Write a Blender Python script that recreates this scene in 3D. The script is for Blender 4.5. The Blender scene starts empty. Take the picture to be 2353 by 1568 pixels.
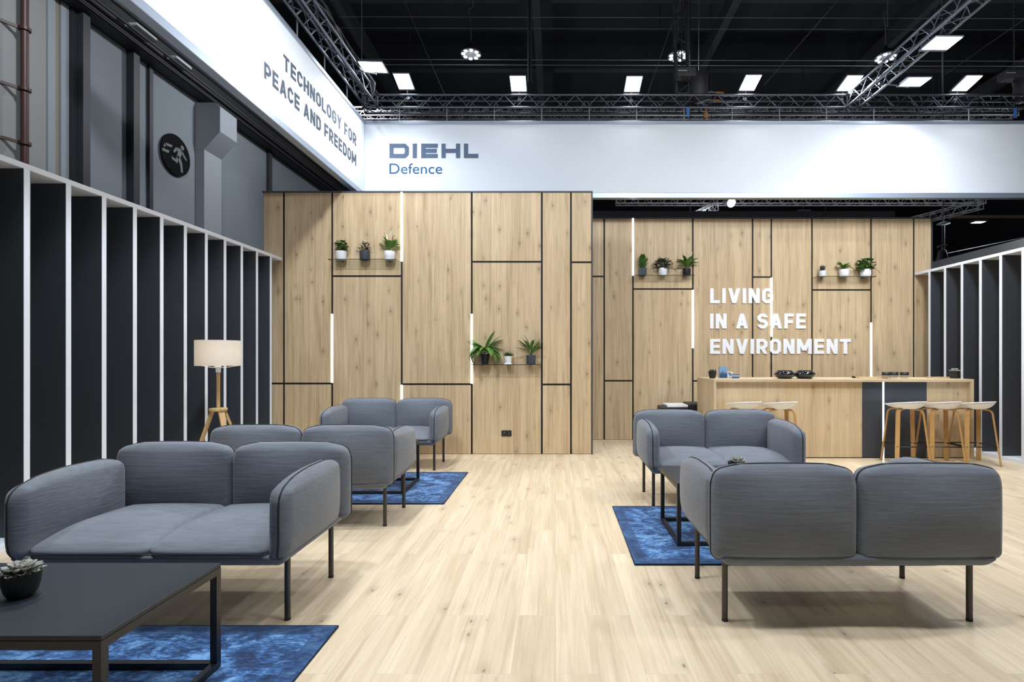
import bpy, bmesh, math, random
from mathutils import Vector, Matrix
random.seed(7)
C = bpy.context.scene.collection
sc = bpy.context.scene
PI = math.pi
H = 1.33                      # camera height
F = 1200.0                    # focal length in pixels of a 2353 px wide frame

# ------------------------------------------------------------------ camera, world, lights, exposure
cam_d = bpy.data.cameras.new('camera')
cam = bpy.data.objects.new('camera', cam_d); C.objects.link(cam)
cam.location = (0, 0, H); cam.rotation_euler = (PI/2, 0, 0)
cam_d.sensor_width = 36; cam_d.lens = F/2353*36
cam_d.shift_x = -(1277-1176.5)/2353; cam_d.shift_y = (824-784)/2353
cam_d.clip_end = 200
sc.camera = cam
world = bpy.data.worlds.new('hall_air'); sc.world = world; world.use_nodes = True
world.node_tree.nodes['Background'].inputs[0].default_value = (0.75, 0.85, 1.0, 1)
world.node_tree.nodes['Background'].inputs[1].default_value = 0.05
sc.view_settings.view_transform = 'Standard'
try: sc.view_settings.look = 'None'
except Exception: pass
sc.view_settings.gamma = 1; sc.view_settings.use_curve_mapping = False
sc.view_settings.exposure = 0.0

def area(name, loc, aim, power, sx, sy, col=(0.905, 0.955, 1.0), spread=PI):
    d = bpy.data.lights.new(name, 'AREA'); d.shape = 'RECTANGLE'; d.size = sx; d.size_y = sy
    d.energy = power; d.color = col; d.spread = spread
    o = bpy.data.objects.new(name, d); C.objects.link(o); o.location = loc
    o.rotation_euler = (Vector(aim)-Vector(loc)).to_track_quat('-Z', 'Y').to_euler()
    return o
def spot(name, loc, aim, power, ang, blend=0.6, rad=0.05, col=(1, 0.99, 0.98)):
    d = bpy.data.lights.new(name, 'SPOT'); d.energy = power; d.spot_size = ang; d.spot_blend = blend
    d.shadow_soft_size = rad; d.color = col
    o = bpy.data.objects.new(name, d); C.objects.link(o); o.location = loc
    o.rotation_euler = (Vector(aim)-Vector(loc)).to_track_quat('-Z', 'Y').to_euler()
    return o
# unseen floods added overhead for walls, sofas and floor, some near the side trusses
BEAM = math.radians(125)
for x, y, ax, ay, az, p in ((-2.0, 2.6, -1.9, 2.7, 0, 54), (-1.8, 4.6, -2.9, 7.2, 0.7, 30), (4.2, 2.6, 3.4, 2.7, 0, 40), (4.3, 5.0, 4.8, 8.5, 1.0, 40),
                            (-1.9, 3.4, -2.5, 7.2, 0.3, 50), (0.2, 3.4, -0.4, 7.2, 0.3, 25), (1.9, 3.6, 2.2, 8.5, 0.7, 35), (3.6, 3.6, 3.9, 8.5, 0.7, 34), (5.6, 4.2, 5.6, 8.5, 1.4, 22),
                            (-0.6, 1.8, -0.8, 1.8, 0, 26), (1.0, 1.8, 1.0, 1.8, 0, 31), (2.6, 1.8, 2.6, 1.7, 0, 29), (1.0, -1.2, 0.8, 3.5, 0, 8)):
    area('added_flood_light', (x, y, 5.1), (ax, ay, az), p, 0.32, 0.25, spread=BEAM)
for x, y, ax, ay, p in ((4.2, 3.6, -2.9, 5.4, 15), (-1.6, 4.2, 0.6, 7.9, 5.5), (1.4, 4.0, 1.8, 7.9, 5), (4.2, 4.6, 4.2, 7.9, 1.5), (5.6, 4.4, 6.6, 7.9, 4.5)):
    area('added_banner_light', (x, y, 5.1), (ax, ay, 4.35), p, 0.32, 0.25, spread=math.radians(85))  # unseen lamps added to brighten the hanging banners
# lamps added under the roof to brighten the grey hall wall
for x, y, p in ((-5.2, 6.5, 330), (-5.2, 13.5, 230), (-5.2, 20.0, 40)):
    area('added_hall_light', (x, y, 8.6), (x-1.6, y, 5.0), p, 0.5, 0.5, (0.92, 0.96, 1.0))
def point(name, loc, p, rad=0.15, col=(0.93, 0.96, 1.0)):
    d = bpy.data.lights.new(name, 'POINT'); d.energy = p; d.shadow_soft_size = rad; d.color = col
    o = bpy.data.objects.new(name, d); C.objects.link(o); o.location = loc
for x in (-2.0, 2.9, 7.8, 12.7):                  # below the ring lamps and at further empty spots, added to lighten the roof
    for y in (12.3, 19.0): point('roof_fill_light', (x, y, 8.1), 32)
point('far_truss_fill', (4.1, 12.6, 4.6), 90)
point('far_truss_fill', (9.6, 11.8, 4.4), 70)  # added point without a lamp, brightens the far trusses at right

# ------------------------------------------------------------------ helpers
def px(x, y, Y):
    """a pixel of the 2353x1568 frame at depth Y -> world X, Z"""
    return (x-1277)*Y/F, H-(y-824)*Y/F

class MB:
    def __init__(s): s.v = []; s.f = []; s.sm = []; s.mi = []
    def add(s, vs, fs, smooth=False, mi=0):
        o = len(s.v); s.v += [tuple(v) for v in vs]
        for f in fs: s.f.append(tuple(i+o for i in f)); s.sm.append(smooth); s.mi.append(mi)
    def box(s, x0, x1, y0, y1, z0, z1, mi=0):
        vs = [(x, y, z) for z in (z0, z1) for y in (y0, y1) for x in (x0, x1)]
        s.add(vs, [(0, 2, 3, 1), (4, 5, 7, 6), (0, 1, 5, 4), (2, 6, 7, 3), (0, 4, 6, 2), (1, 3, 7, 5)], False, mi)
    def tube(s, pts, r, n=8, closed=False, cap=True, mi=0):
        pts = [Vector(p) for p in pts]; m = len(pts); rings = []
        rad = r if isinstance(r, (list, tuple)) else [r]*m
        up = None
        for i, p in enumerate(pts):
            if closed: d = (pts[(i+1) % m]-pts[i-1])
            else: d = pts[min(i+1, m-1)]-pts[max(i-1, 0)]
            d = d.normalized() if d.length > 1e-9 else Vector((0, 0, 1))
            if up is None:
                a = Vector((0, 0, 1)) if abs(d.z) < 0.9 else Vector((1, 0, 0))
                u = d.cross(a).normalized()
            else:
                u = (up-d*up.dot(d)); u = u.normalized() if u.length > 1e-6 else d.orthogonal().normalized()
            up = u; w = d.cross(u)
            rings.append([p+(u*math.cos(2*PI*k/n)+w*math.sin(2*PI*k/n))*rad[i] for k in range(n)])
        vs = [v for ring in rings for v in ring]; fs = []
        for i in range(m if closed else m-1):
            a = i*n; b = ((i+1) % m)*n
            for k in range(n): fs.append((a+k, a+(k+1) % n, b+(k+1) % n, b+k))
        s.add(vs, fs, True, mi)
        if cap and not closed:
            s.add(rings[0], [tuple(reversed(range(n)))], False, mi); s.add(rings[-1], [tuple(range(n))], False, mi)
    def beam(s, a, b, w, h, side=None, w2=None, h2=None, mi=0):
        """a straight bar of rectangular section; side = direction of the width"""
        a, b = Vector(a), Vector(b); d = (b-a).normalized()
        u = Vector(side) if side is not None else (Vector((0, 0, 1)) if abs(d.z) < 0.9 else Vector((1, 0, 0)))
        u = (u-d*u.dot(d)).normalized(); v = d.cross(u)
        w2 = w if w2 is None else w2; h2 = h if h2 is None else h2
        vs = [a+u*i*w/2+v*j*h/2 for i, j in ((-1, -1), (1, -1), (1, 1), (-1, 1))] + [b+u*i*w2/2+v*j*h2/2 for i, j in ((-1, -1), (1, -1), (1, 1), (-1, 1))]
        s.add(vs, [(3, 2, 1, 0), (4, 5, 6, 7), (0, 1, 5, 4), (1, 2, 6, 5), (2, 3, 7, 6), (3, 0, 4, 7)], False, mi)
    def lathe(s, prof, n=32, c=(0, 0, 0), smooth=True, mi=0, close_top=False, close_bot=False):
        m = len(prof)
        vs = [(c[0]+r*math.cos(2*PI*k/n), c[1]+r*math.sin(2*PI*k/n), c[2]+z) for r, z in prof for k in range(n)]
        fs = [(i*n+k, i*n+(k+1) % n, (i+1)*n+(k+1) % n, (i+1)*n+k) for i in range(m-1) for k in range(n)]
        s.add(vs, fs, smooth, mi)
        if close_bot: s.add(vs[:n], [tuple(reversed(range(n)))], False, mi)
        if close_top: s.add(vs[-n:], [tuple(range(n))], False, mi)
    def prism(s, poly, axis_o, ux, uy, depth, mi=0):
        """polygon (list of 2D) in plane axis_o + ux*a + uy*b, thickened along ux x uy by depth"""
        o, ux, uy = Vector(axis_o), Vector(ux), Vector(uy); nrm = ux.cross(uy)
        if sum(poly[i-1][0]*poly[i][1]-poly[i][0]*poly[i-1][1] for i in range(len(poly))) < 0: poly = poly[::-1]
        n = len(poly)
        a = [o+ux*p[0]+uy*p[1] for p in poly]; b = [q+nrm*depth for q in a]
        fs = [tuple(reversed(range(n))), tuple(range(n, 2*n))] + [(i, (i+1) % n, n+(i+1) % n, n+i) for i in range(n)]
        s.add(a+b, fs, False, mi)
    def build(s, name, mats, parent=None, bevel=0, segs=2, angle=None):
        me = bpy.data.meshes.new(name); me.from_pydata(s.v, [], s.f)
        for p, q, m in zip(me.polygons, s.sm, s.mi): p.use_smooth = q; p.material_index = m
        for m in (mats if isinstance(mats, (list, tuple)) else [mats]): me.materials.append(m)
        if angle: me.set_sharp_from_angle(angle=math.radians(angle))
        me.update()
        o = bpy.data.objects.new(name, me); C.objects.link(o)
        if parent is not None: o.parent = parent
        if bevel:
            b = o.modifiers.new('bevel', 'BEVEL'); b.width = bevel; b.segments = segs; b.limit_method = 'ANGLE'; b.angle_limit = math.radians(40)
        return o

def tag(o, label=None, cat=None, group=None, kind=None):
    if label: o['label'] = label
    if cat: o['category'] = cat
    if group: o['group'] = group
    if kind: o['kind'] = kind
    return o
def empty(name, loc=(0, 0, 0), rz=0, label=None, cat=None, group=None):
    o = bpy.data.objects.new(name, None); C.objects.link(o); o.location = loc; o.rotation_euler = (0, 0, rz)
    o.empty_display_size = 0.1
    return tag(o, label, cat, group)
def copy_tree(o, parent=None):
    c = o.copy(); C.objects.link(c)
    if parent is not None: c.parent = parent
    for ch in list(o.children): copy_tree(ch, c)
    return c

# ------------------------------------------------------------------ materials
def mat(name, col, rough=0.5, metal=0.0, spec=0.5, emit=None, estr=0, sheen=0, alpha=None, coat=0):
    m = bpy.data.materials.new(name); m.use_nodes = True
    b = m.node_tree.nodes['Principled BSDF']
    b.inputs['Base Color'].default_value = (*col, 1); b.inputs['Roughness'].default_value = rough
    b.inputs['Metallic'].default_value = metal; b.inputs['Specular IOR Level'].default_value = spec
    if emit: b.inputs['Emission Color'].default_value = (*emit, 1); b.inputs['Emission Strength'].default_value = estr
    if sheen: b.inputs['Sheen Weight'].default_value = sheen
    if coat: b.inputs['Coat Weight'].default_value = coat
    return m
def nd(nt, t, **kw):
    n = nt.nodes.new(t)
    for k, v in kw.items():
        if k == 'ins':
            for a, b in v.items(): n.inputs[a].default_value = b
        else: setattr(n, k, v)
    return n
def ramp(nt, fac, stops):
    r = nt.nodes.new('ShaderNodeValToRGB'); nt.links.new(fac, r.inputs[0])
    e = r.color_ramp.elements
    while len(e) < len(stops): e.new(0.5)
    for i, (p, c) in enumerate(stops): e[i].position = p; e[i].color = (*c, 1) if len(c) == 3 else c
    return r.outputs[0]
def mixc(nt, fac, a, b, mode='MIX'):
    m = nt.nodes.new('ShaderNodeMix'); m.data_type = 'RGBA'; m.blend_type = mode
    for s, v in ((0, fac), (6, a), (7, b)):
        if isinstance(v, (int, float)): m.inputs[s].default_value = v
        elif isinstance(v, tuple): m.inputs[s].default_value = (*v, 1)
        else: nt.links.new(v, m.inputs[s])
    return m.outputs[2]
def wood(name, light, dark, grain, knot, along, boards=0.2, bw=None, rough=0.45, contrast=0.5, bump=0.04, spec=0.35, length=None):
    """oak laminate: along = axis of the grain"""
    m = mat(name, light, rough, spec=spec); nt = m.node_tree; L = nt.links
    tc = nd(nt, 'ShaderNodeTexCoord'); sep = nd(nt, 'ShaderNodeSeparateXYZ'); L.new(tc.outputs['Object'], sep.inputs[0])
    ax = {'x': 0, 'y': 1, 'z': 2}[along]; oth = [i for i in range(3) if i != ax]
    add = nd(nt, 'ShaderNodeMath', operation='ADD')
    L.new(sep.outputs[oth[0]], add.inputs[0])
    if along == 'z': L.new(sep.outputs[oth[1]], add.inputs[1])
    else: add.inputs[1].default_value = 0.0
    comb = nd(nt, 'ShaderNodeCombineXYZ')            # (along, across, 0)
    L.new(sep.outputs[ax], comb.inputs[0]); L.new(add.outputs[0], comb.inputs[1])
    base = comb.outputs[0]
    def mp(sx, sy, off=0):
        k = nd(nt, 'ShaderNodeMapping'); L.new(base, k.inputs[0]); k.inputs['Scale'].default_value = (sx, sy, 1); k.inputs['Location'].default_value = (off, off*0.7, 0); return k.outputs[0]
    br = nd(nt, 'ShaderNodeTexBrick', offset=0.37, offset_frequency=2, squash=1.0)
    L.new(base, br.inputs['Vector'])
    br.inputs['Color1'].default_value = (0, 0, 0, 1); br.inputs['Color2'].default_value = (1, 1, 1, 1); br.inputs['Mortar'].default_value = (0.5, 0.5, 0.5, 1)
    br.inputs['Scale'].default_value = 1; br.inputs['Mortar Size'].default_value = 0.0011 if length else 0.0
    br.inputs['Brick Width'].default_value = length or 50; br.inputs['Row Height'].default_value = boards
    # each board shifts its own grain
    sh = nd(nt, 'ShaderNodeVectorMath', operation='SCALE'); L.new(br.outputs['Color'], sh.inputs[0]); sh.inputs['Scale'].default_value = 7.3
    ad = nd(nt, 'ShaderNodeVectorMath', operation='ADD'); L.new(base, ad.inputs[0]); L.new(sh.outputs[0], ad.inputs[1]); base = ad.outputs[0]
    n1 = nd(nt, 'ShaderNodeTexNoise', ins={'Scale': 1, 'Detail': 5, 'Roughness': 0.6, 'Distortion': 0.6}); L.new(mp(0.7, 11), n1.inputs['Vector'])
    n2 = nd(nt, 'ShaderNodeTexNoise', ins={'Scale': 1, 'Detail': 6, 'Roughness': 0.7, 'Distortion': 0.5}); L.new(mp(1.6, 48, 3), n2.inputs['Vector'])
    c = ramp(nt, n1.outputs[0], [(0.30, dark), (0.47, tuple((a+b)/2 for a, b in zip(dark, light))), (0.62, light)])
    g = ramp(nt, n2.outputs[0], [(0.36, grain), (0.56, (1, 1, 1))])
    c = mixc(nt, contrast, c, g, 'MULTIPLY')
    n4 = nd(nt, 'ShaderNodeTexNoise', ins={'Scale': 1, 'Detail': 3, 'Roughness': 0.5, 'Distortion': 0.8}); L.new(mp(0.9, 24, 5), n4.inputs['Vector'])
    c = mixc(nt, 0.8*contrast, c, ramp(nt, n4.outputs[0], [(0.30, (0.66, 0.62, 0.58)), (0.43, (1, 1, 1))]), 'MULTIPLY')
    tone = ramp(nt, br.outputs['Color'], [(0, (0.90, 0.885, 0.87)), (1, (1.0, 1.0, 1.0))])
    c = mixc(nt, 1.0, c, tone, 'MULTIPLY')
    vo = nd(nt, 'ShaderNodeTexVoronoi', ins={'Scale': 1, 'Randomness': 1.0}); vo.voronoi_dimensions = '2D'
    nk = nd(nt, 'ShaderNodeTexNoise', ins={'Scale': 9.0, 'Detail': 2}); L.new(base, nk.inputs['Vector'])
    kd = nd(nt, 'ShaderNodeVectorMath', operation='MULTIPLY_ADD'); L.new(nk.outputs['Color'], kd.inputs[0]); kd.inputs[1].default_value = (0.09, 0.03, 0); L.new(mp(2.6, 5.2, 11), kd.inputs[2]); L.new(kd.outputs[0], vo.inputs['Vector'])
    kn = ramp(nt, vo.outputs['Distance'], [(0.0, (1, 1, 1)), (0.024, (0.85, 0.85, 0.85)), (0.05, (0.30, 0.30, 0.30)), (0.26, (0, 0, 0))])
    sel = ramp(nt, vo.outputs['Color'], [(0.52, (0, 0, 0)), (0.72, (1, 1, 1))])
    kk = mixc(nt, 1.0, kn, sel, 'MULTIPLY')
    c = mixc(nt, kk, c, knot)
    if length:
        seam = nd(nt, 'ShaderNodeMath', operation='MULTIPLY'); L.new(br.outputs['Fac'], seam.inputs[0]); seam.inputs[1].default_value = 0.22
        c = mixc(nt, seam.outputs[0], c, (0.25, 0.19, 0.12))
    L.new(c, nt.nodes['Principled BSDF'].inputs['Base Color'])
    bp = nd(nt, 'ShaderNodeBump', ins={'Strength': bump, 'Distance': 0.01}); L.new(n2.outputs[0], bp.inputs['Height']); L.new(bp.outputs[0], nt.nodes['Principled BSDF'].inputs['Normal'])
    return m
M = {}
M['wall_wood'] = wood('wall_oak', (0.70, 0.54, 0.35), (0.54, 0.405, 0.25), (0.76, 0.72, 0.66), (0.15, 0.10, 0.06), 'z', boards=0.205, contrast=0.7)
M['counter_wood'] = wood('counter_oak', (0.70, 0.545, 0.35), (0.58, 0.44, 0.27), (0.80, 0.76, 0.70), (0.17, 0.11, 0.06), 'z', boards=0.205, contrast=0.5)
M['counter_top'] = wood('counter_top_oak', (0.70, 0.555, 0.37), (0.60, 0.47, 0.30), (0.8, 0.75, 0.68), (0.4, 0.28, 0.15), 'x', boards=0.3, contrast=0.5)
M['floor_wood'] = wood('floor_oak', (0.85, 0.715, 0.525), (0.68, 0.545, 0.375), (0.80, 0.75, 0.68), (0.27, 0.20, 0.125), 'y', boards=0.19, length=1.35, contrast=0.5, rough=0.32, bump=0.02, spec=0.5)
M['ply'] = wood('stool_oak', (0.60, 0.36, 0.14), (0.50, 0.28, 0.10), (0.82, 0.76, 0.7), (0.5, 0.28, 0.1), 'z', boards=3, contrast=0.4)
M['ash'] = wood('lamp_ash', (0.72, 0.50, 0.25), (0.62, 0.41, 0.18), (0.84, 0.79, 0.72), (0.6, 0.4, 0.2), 'z', boards=3, contrast=0.4)
M['groove'] = mat('groove_black', (0.006, 0.006, 0.007), 0.7)
M['trim_dark'] = mat('trim_dark', (0.05, 0.055, 0.065), 0.5)
M['white'] = mat('white_lacquer', (0.80, 0.85, 0.94), 0.45)
M['fin'] = mat('fin_anthracite', (0.042, 0.047, 0.058), 0.55)
M['dark_panel'] = mat('counter_anthracite', (0.045, 0.052, 0.066), 0.5)
M['led'] = mat('led_white', (1, 1, 1), 0.5, emit=(0.80, 0.91, 1.0), estr=3.2)
M['flood'] = mat('flood_lens', (1, 1, 1), 0.4, emit=(0.97, 0.99, 1.0), estr=9.0)
M['bay'] = mat('bay_lens', (1, 1, 1), 0.4, emit=(1.0, 0.98, 0.94), estr=3.0)
M['banner'] = mat('banner_fabric', (0.70, 0.745, 0.815), 0.85, spec=0.05)
M['alu'] = mat('frame_aluminium', (0.36, 0.42, 0.52), 0.38, metal=0.6)
M['truss'] = mat('truss_aluminium', (0.13, 0.145, 0.175), 0.38, metal=0.85)
M['truss_far'] = mat('truss_dull', (0.45, 0.46, 0.48), 0.45, metal=0.3)
M['letter_grey'] = mat('letter_slate', (0.085, 0.105, 0.14), 0.8, spec=0.05)
M['letter_logo'] = mat('logo_slate', (0.105, 0.145, 0.22), 0.8, spec=0.05)
M['letter_blue'] = mat('letter_blue', (0.035, 0.11, 0.27), 0.8, spec=0.05)
M['letter_white'] = mat('letter_white', (0.90, 0.92, 0.96), 0.5)
M['black'] = mat('black_satin', (0.012, 0.013, 0.015), 0.45)
M['steel_black'] = mat('black_steel', (0.012, 0.013, 0.015), 0.4)
M['table_top'] = mat('table_top_black', (0.024, 0.028, 0.036), 0.42, spec=0.36)
M['leg_metal'] = mat('sofa_leg_metal', (0.075, 0.072, 0.07), 0.38, metal=0.7)
M['piping'] = mat('piping_black', (0.012, 0.013, 0.016), 0.7)
M['soil'] = mat('soil', (0.025, 0.018, 0.012), 0.9)
M['pot_white'] = mat('pot_white', (0.78, 0.80, 0.84), 0.35)
M['pot_grey'] = mat('pot_grey', (0.045, 0.055, 0.075), 0.5)
M['pot_black'] = mat('pot_black', (0.010, 0.011, 0.014), 0.5)
def leafm(name, a, b, rough=0.4):
    m = mat(name, a, rough); nt = m.node_tree
    n = nd(nt, 'ShaderNodeTexNoise', ins={'Scale': 28.0, 'Detail': 2}); tc = nd(nt, 'ShaderNodeTexCoord'); nt.links.new(tc.outputs['Object'], n.inputs['Vector'])
    nt.links.new(ramp(nt, n.outputs[0], [(0.35, a), (0.65, b)]), nt.nodes['Principled BSDF'].inputs['Base Color'])
    return m
M['leaf'] = leafm('leaf_green', (0.035, 0.12, 0.018), (0.09, 0.24, 0.03))
M['leaf_light'] = leafm('leaf_bright_green', (0.07, 0.20, 0.03), (0.15, 0.33, 0.06))
M['leaf_dark'] = leafm('leaf_dark', (0.012, 0.03, 0.012), (0.04, 0.08, 0.025))
M['leaf_grey'] = leafm('succulent_grey', (0.24, 0.25, 0.22), (0.34, 0.33, 0.30), 0.5)
M['leaf_spike'] = leafm('spike_slate', (0.02, 0.025, 0.03), (0.05, 0.055, 0.06))
M['leaf_violet'] = leafm('leaf_violet', (0.018, 0.035, 0.022), (0.05, 0.10, 0.035))
M['spathe'] = mat('spathe_cream', (0.85, 0.78, 0.66), 0.5)
M['stem'] = mat('stem_brown', (0.06, 0.035, 0.02), 0.7)
M['shade'] = mat('lamp_shade_linen', (0.76, 0.73, 0.685), 0.8)
_nt = M['shade'].node_tree; _b = _nt.nodes['Principled BSDF']; _t = _nt.nodes.new('ShaderNodeBsdfTranslucent'); _t.inputs[0].default_value = (0.9, 0.86, 0.79, 1); _x = _nt.nodes.new('ShaderNodeMixShader'); _x.inputs[0].default_value = 0.45
_nt.links.new(_b.outputs[0], _x.inputs[1]); _nt.links.new(_t.outputs[0], _x.inputs[2]); _nt.links.new(_x.outputs[0], _nt.nodes['Material Output'].inputs[0])
M['seat_white'] = mat('seat_white', (0.88, 0.90, 0.93), 0.4)
M['gloss_black'] = mat('gloss_black', (0.008, 0.009, 0.013), 0.08, coat=0.6)
M['paper'] = mat('paper_white', (0.85, 0.87, 0.90), 0.6)
M['brochure'] = mat('brochure_blue', (0.20, 0.36, 0.58), 0.35)
M['brochure_dark'] = mat('brochure_sea', (0.05, 0.12, 0.24), 0.35)
M['hall_black'] = mat('hall_black', (0.028, 0.031, 0.040), 0.8)
M['hall_beam'] = mat('hall_beam_black', (0.045, 0.049, 0.058), 0.7)
M['concrete'] = mat('concrete_grey', (0.17, 0.19, 0.215), 0.85)
M['concrete_light'] = mat('concrete_light', (0.24, 0.26, 0.29), 0.85)
M['concrete_pier'] = mat('concrete_pier', (0.22, 0.225, 0.23), 0.85)
M['beige'] = mat('beige_seal', (0.20, 0.17, 0.14), 0.8)
M['steel_dark'] = mat('steel_column', (0.018, 0.020, 0.026), 0.6)
M['pipe_red'] = mat('pipe_red', (0.045, 0.012, 0.01), 0.5)
M['wire'] = mat('wire_grey', (0.20, 0.21, 0.23), 0.5)
M['cable'] = mat('cable_black', (0.028, 0.028, 0.031), 0.6)
M['sign_black'] = mat('sign_black', (0.006, 0.006, 0.007), 0.5, spec=0.03)
M['sign_grey'] = mat('sign_grey', (0.11, 0.115, 0.12), 0.5)
M['flood_body'] = mat('flood_body', (0.12, 0.14, 0.17), 0.4, metal=0.5)
M['hall_white'] = mat('hall_white', (0.60, 0.62, 0.65), 0.6)
M['strap_blue'] = mat('strap_blue', (0.04, 0.14, 0.42), 0.6)
M['bronze'] = mat('fitting_bronze', (0.20, 0.10, 0.035), 0.5)
M['grey_wall'] = mat('neighbour_grey', (0.16, 0.165, 0.175), 0.7)
M['brown_band'] = mat('neighbour_brown', (0.20, 0.15, 0.10), 0.7)
# tumbler glass and shelf glass
def glassm(name, tint, gloss):
    m = bpy.data.materials.new(name); m.use_nodes = True; nt = m.node_tree; nt.nodes.clear()
    out = nd(nt, 'ShaderNodeOutputMaterial'); mx = nd(nt, 'ShaderNodeMixShader'); t = nd(nt, 'ShaderNodeBsdfTransparent'); g = nd(nt, 'ShaderNodeBsdfGlossy')
    t.inputs[0].default_value = (*tint, 1); g.inputs['Roughness'].default_value = 0.03; mx.inputs[0].default_value = gloss
    nt.links.new(t.outputs[0], mx.inputs[1]); nt.links.new(g.outputs[0], mx.inputs[2]); nt.links.new(mx.outputs[0], out.inputs[0]); return m
M['glass'] = glassm('clear_glass', (0.93, 0.95, 0.95), 0.07)
M['shelf_glass'] = glassm('shelf_glass', (0.86, 0.89, 0.88), 0.07)
M['shelf_edge'] = mat('shelf_edge', (0.015, 0.02, 0.02), 0.3)
def fabric(name, a, b):
    m = mat(name, a, 0.75, spec=0.25, sheen=0.25); nt = m.node_tree; L = nt.links
    tc = nd(nt, 'ShaderNodeTexCoord')
    mp = nd(nt, 'ShaderNodeMapping'); L.new(tc.outputs['Object'], mp.inputs[0]); mp.inputs['Scale'].default_value = (7, 22, 110)
    n = nd(nt, 'ShaderNodeTexNoise', ins={'Scale': 1.0, 'Detail': 5, 'Roughness': 0.65, 'Distortion': 0.3}); L.new(mp.outputs[0], n.inputs['Vector'])
    L.new(ramp(nt, n.outputs[0], [(0.3, a), (0.7, b)]), nt.nodes['Principled BSDF'].inputs['Base Color'])
    mp2 = nd(nt, 'ShaderNodeMapping'); L.new(tc.outputs['Object'], mp2.inputs[0]); mp2.inputs['Scale'].default_value = (3.5, 9, 60)
    n2 = nd(nt, 'ShaderNodeTexNoise', ins={'Scale': 1.0, 'Detail': 4, 'Roughness': 0.55, 'Distortion': 0.4}); L.new(mp2.outputs[0], n2.inputs['Vector'])
    bp = nd(nt, 'ShaderNodeBump', ins={'Strength': 0.24, 'Distance': 0.010}); L.new(n2.outputs[0], bp.inputs['Height'])
    L.new(bp.outputs[0], nt.nodes['Principled BSDF'].inputs['Normal'])
    return m
M['fabric'] = fabric('sofa_fabric', (0.122, 0.137, 0.166), (0.168, 0.188, 0.226))
def rugm(name, hx, hy):
    m = mat(name, (0.03, 0.09, 0.25), 0.95, spec=0.1, sheen=0.3); nt = m.node_tree; L = nt.links
    tc = nd(nt, 'ShaderNodeTexCoord')
    mp = nd(nt, 'ShaderNodeMapping'); L.new(tc.outputs['Object'], mp.inputs[0]); mp.inputs['Scale'].default_value = (5, 6.5, 1); mp.inputs['Rotation'].default_value = (0, 0, 0.4)
    n = nd(nt, 'ShaderNodeTexNoise', ins={'Scale': 1.0, 'Detail': 9, 'Roughness': 0.72, 'Distortion': 0.7}); L.new(mp.outputs[0], n.inputs['Vector'])
    mp3 = nd(nt, 'ShaderNodeMapping'); L.new(tc.outputs['Object'], mp3.inputs[0]); mp3.inputs['Scale'].default_value = (26, 60, 1); mp3.inputs['Rotation'].default_value = (0, 0, 0.5)
    n3 = nd(nt, 'ShaderNodeTexNoise', ins={'Scale': 1.0, 'Detail': 4, 'Roughness': 0.7, 'Distortion': 0.5}); L.new(mp3.outputs[0], n3.inputs['Vector'])
    f = nd(nt, 'ShaderNodeMath', operation='MULTIPLY_ADD'); L.new(n3.outputs[0], f.inputs[0]); f.inputs[1].default_value = 0.55
    s = nd(nt, 'ShaderNodeMath', operation='SUBTRACT'); L.new(n.outputs[0], s.inputs[0]); s.inputs[1].default_value = 0.275; L.new(s.outputs[0], f.inputs[2])
    c = ramp(nt, f.outputs[0], [(0.36, (0.007, 0.024, 0.075)), (0.46, (0.018, 0.065, 0.19)), (0.535, (0.055, 0.165, 0.39)), (0.62, (0.17, 0.35, 0.64))])
    sep = nd(nt, 'ShaderNodeSeparateXYZ'); L.new(tc.outputs['Object'], sep.inputs[0])
    def edge(k, h):
        a = nd(nt, 'ShaderNodeMath', operation='ABSOLUTE'); L.new(sep.outputs[k], a.inputs[0])
        g = nd(nt, 'ShaderNodeMath', operation='GREATER_THAN'); L.new(a.outputs[0], g.inputs[0]); g.inputs[1].default_value = h-0.085; return g.outputs[0]
    mx = nd(nt, 'ShaderNodeMath', operation='MAXIMUM'); L.new(edge(0, hx), mx.inputs[0]); L.new(edge(1, hy), mx.inputs[1])
    mu = nd(nt, 'ShaderNodeMath', operation='MULTIPLY'); L.new(mx.outputs[0], mu.inputs[0]); mu.inputs[1].default_value = 0.65
    c = mixc(nt, mu.outputs[0], c, (0.012, 0.045, 0.13))
    L.new(c, nt.nodes['Principled BSDF'].inputs['Base Color'])
    bp = nd(nt, 'ShaderNodeBump', ins={'Strength': 0.5, 'Distance': 0.01}); L.new(n3.outputs[0], bp.inputs['Height']); L.new(bp.outputs[0], nt.nodes['Principled BSDF'].inputs['Normal'])
    return m
M['rug'] = rugm('rug_blue', 0.965, 0.655)
M['rug_edge'] = mat('rug_edge', (0.008, 0.018, 0.05), 0.9)

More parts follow.
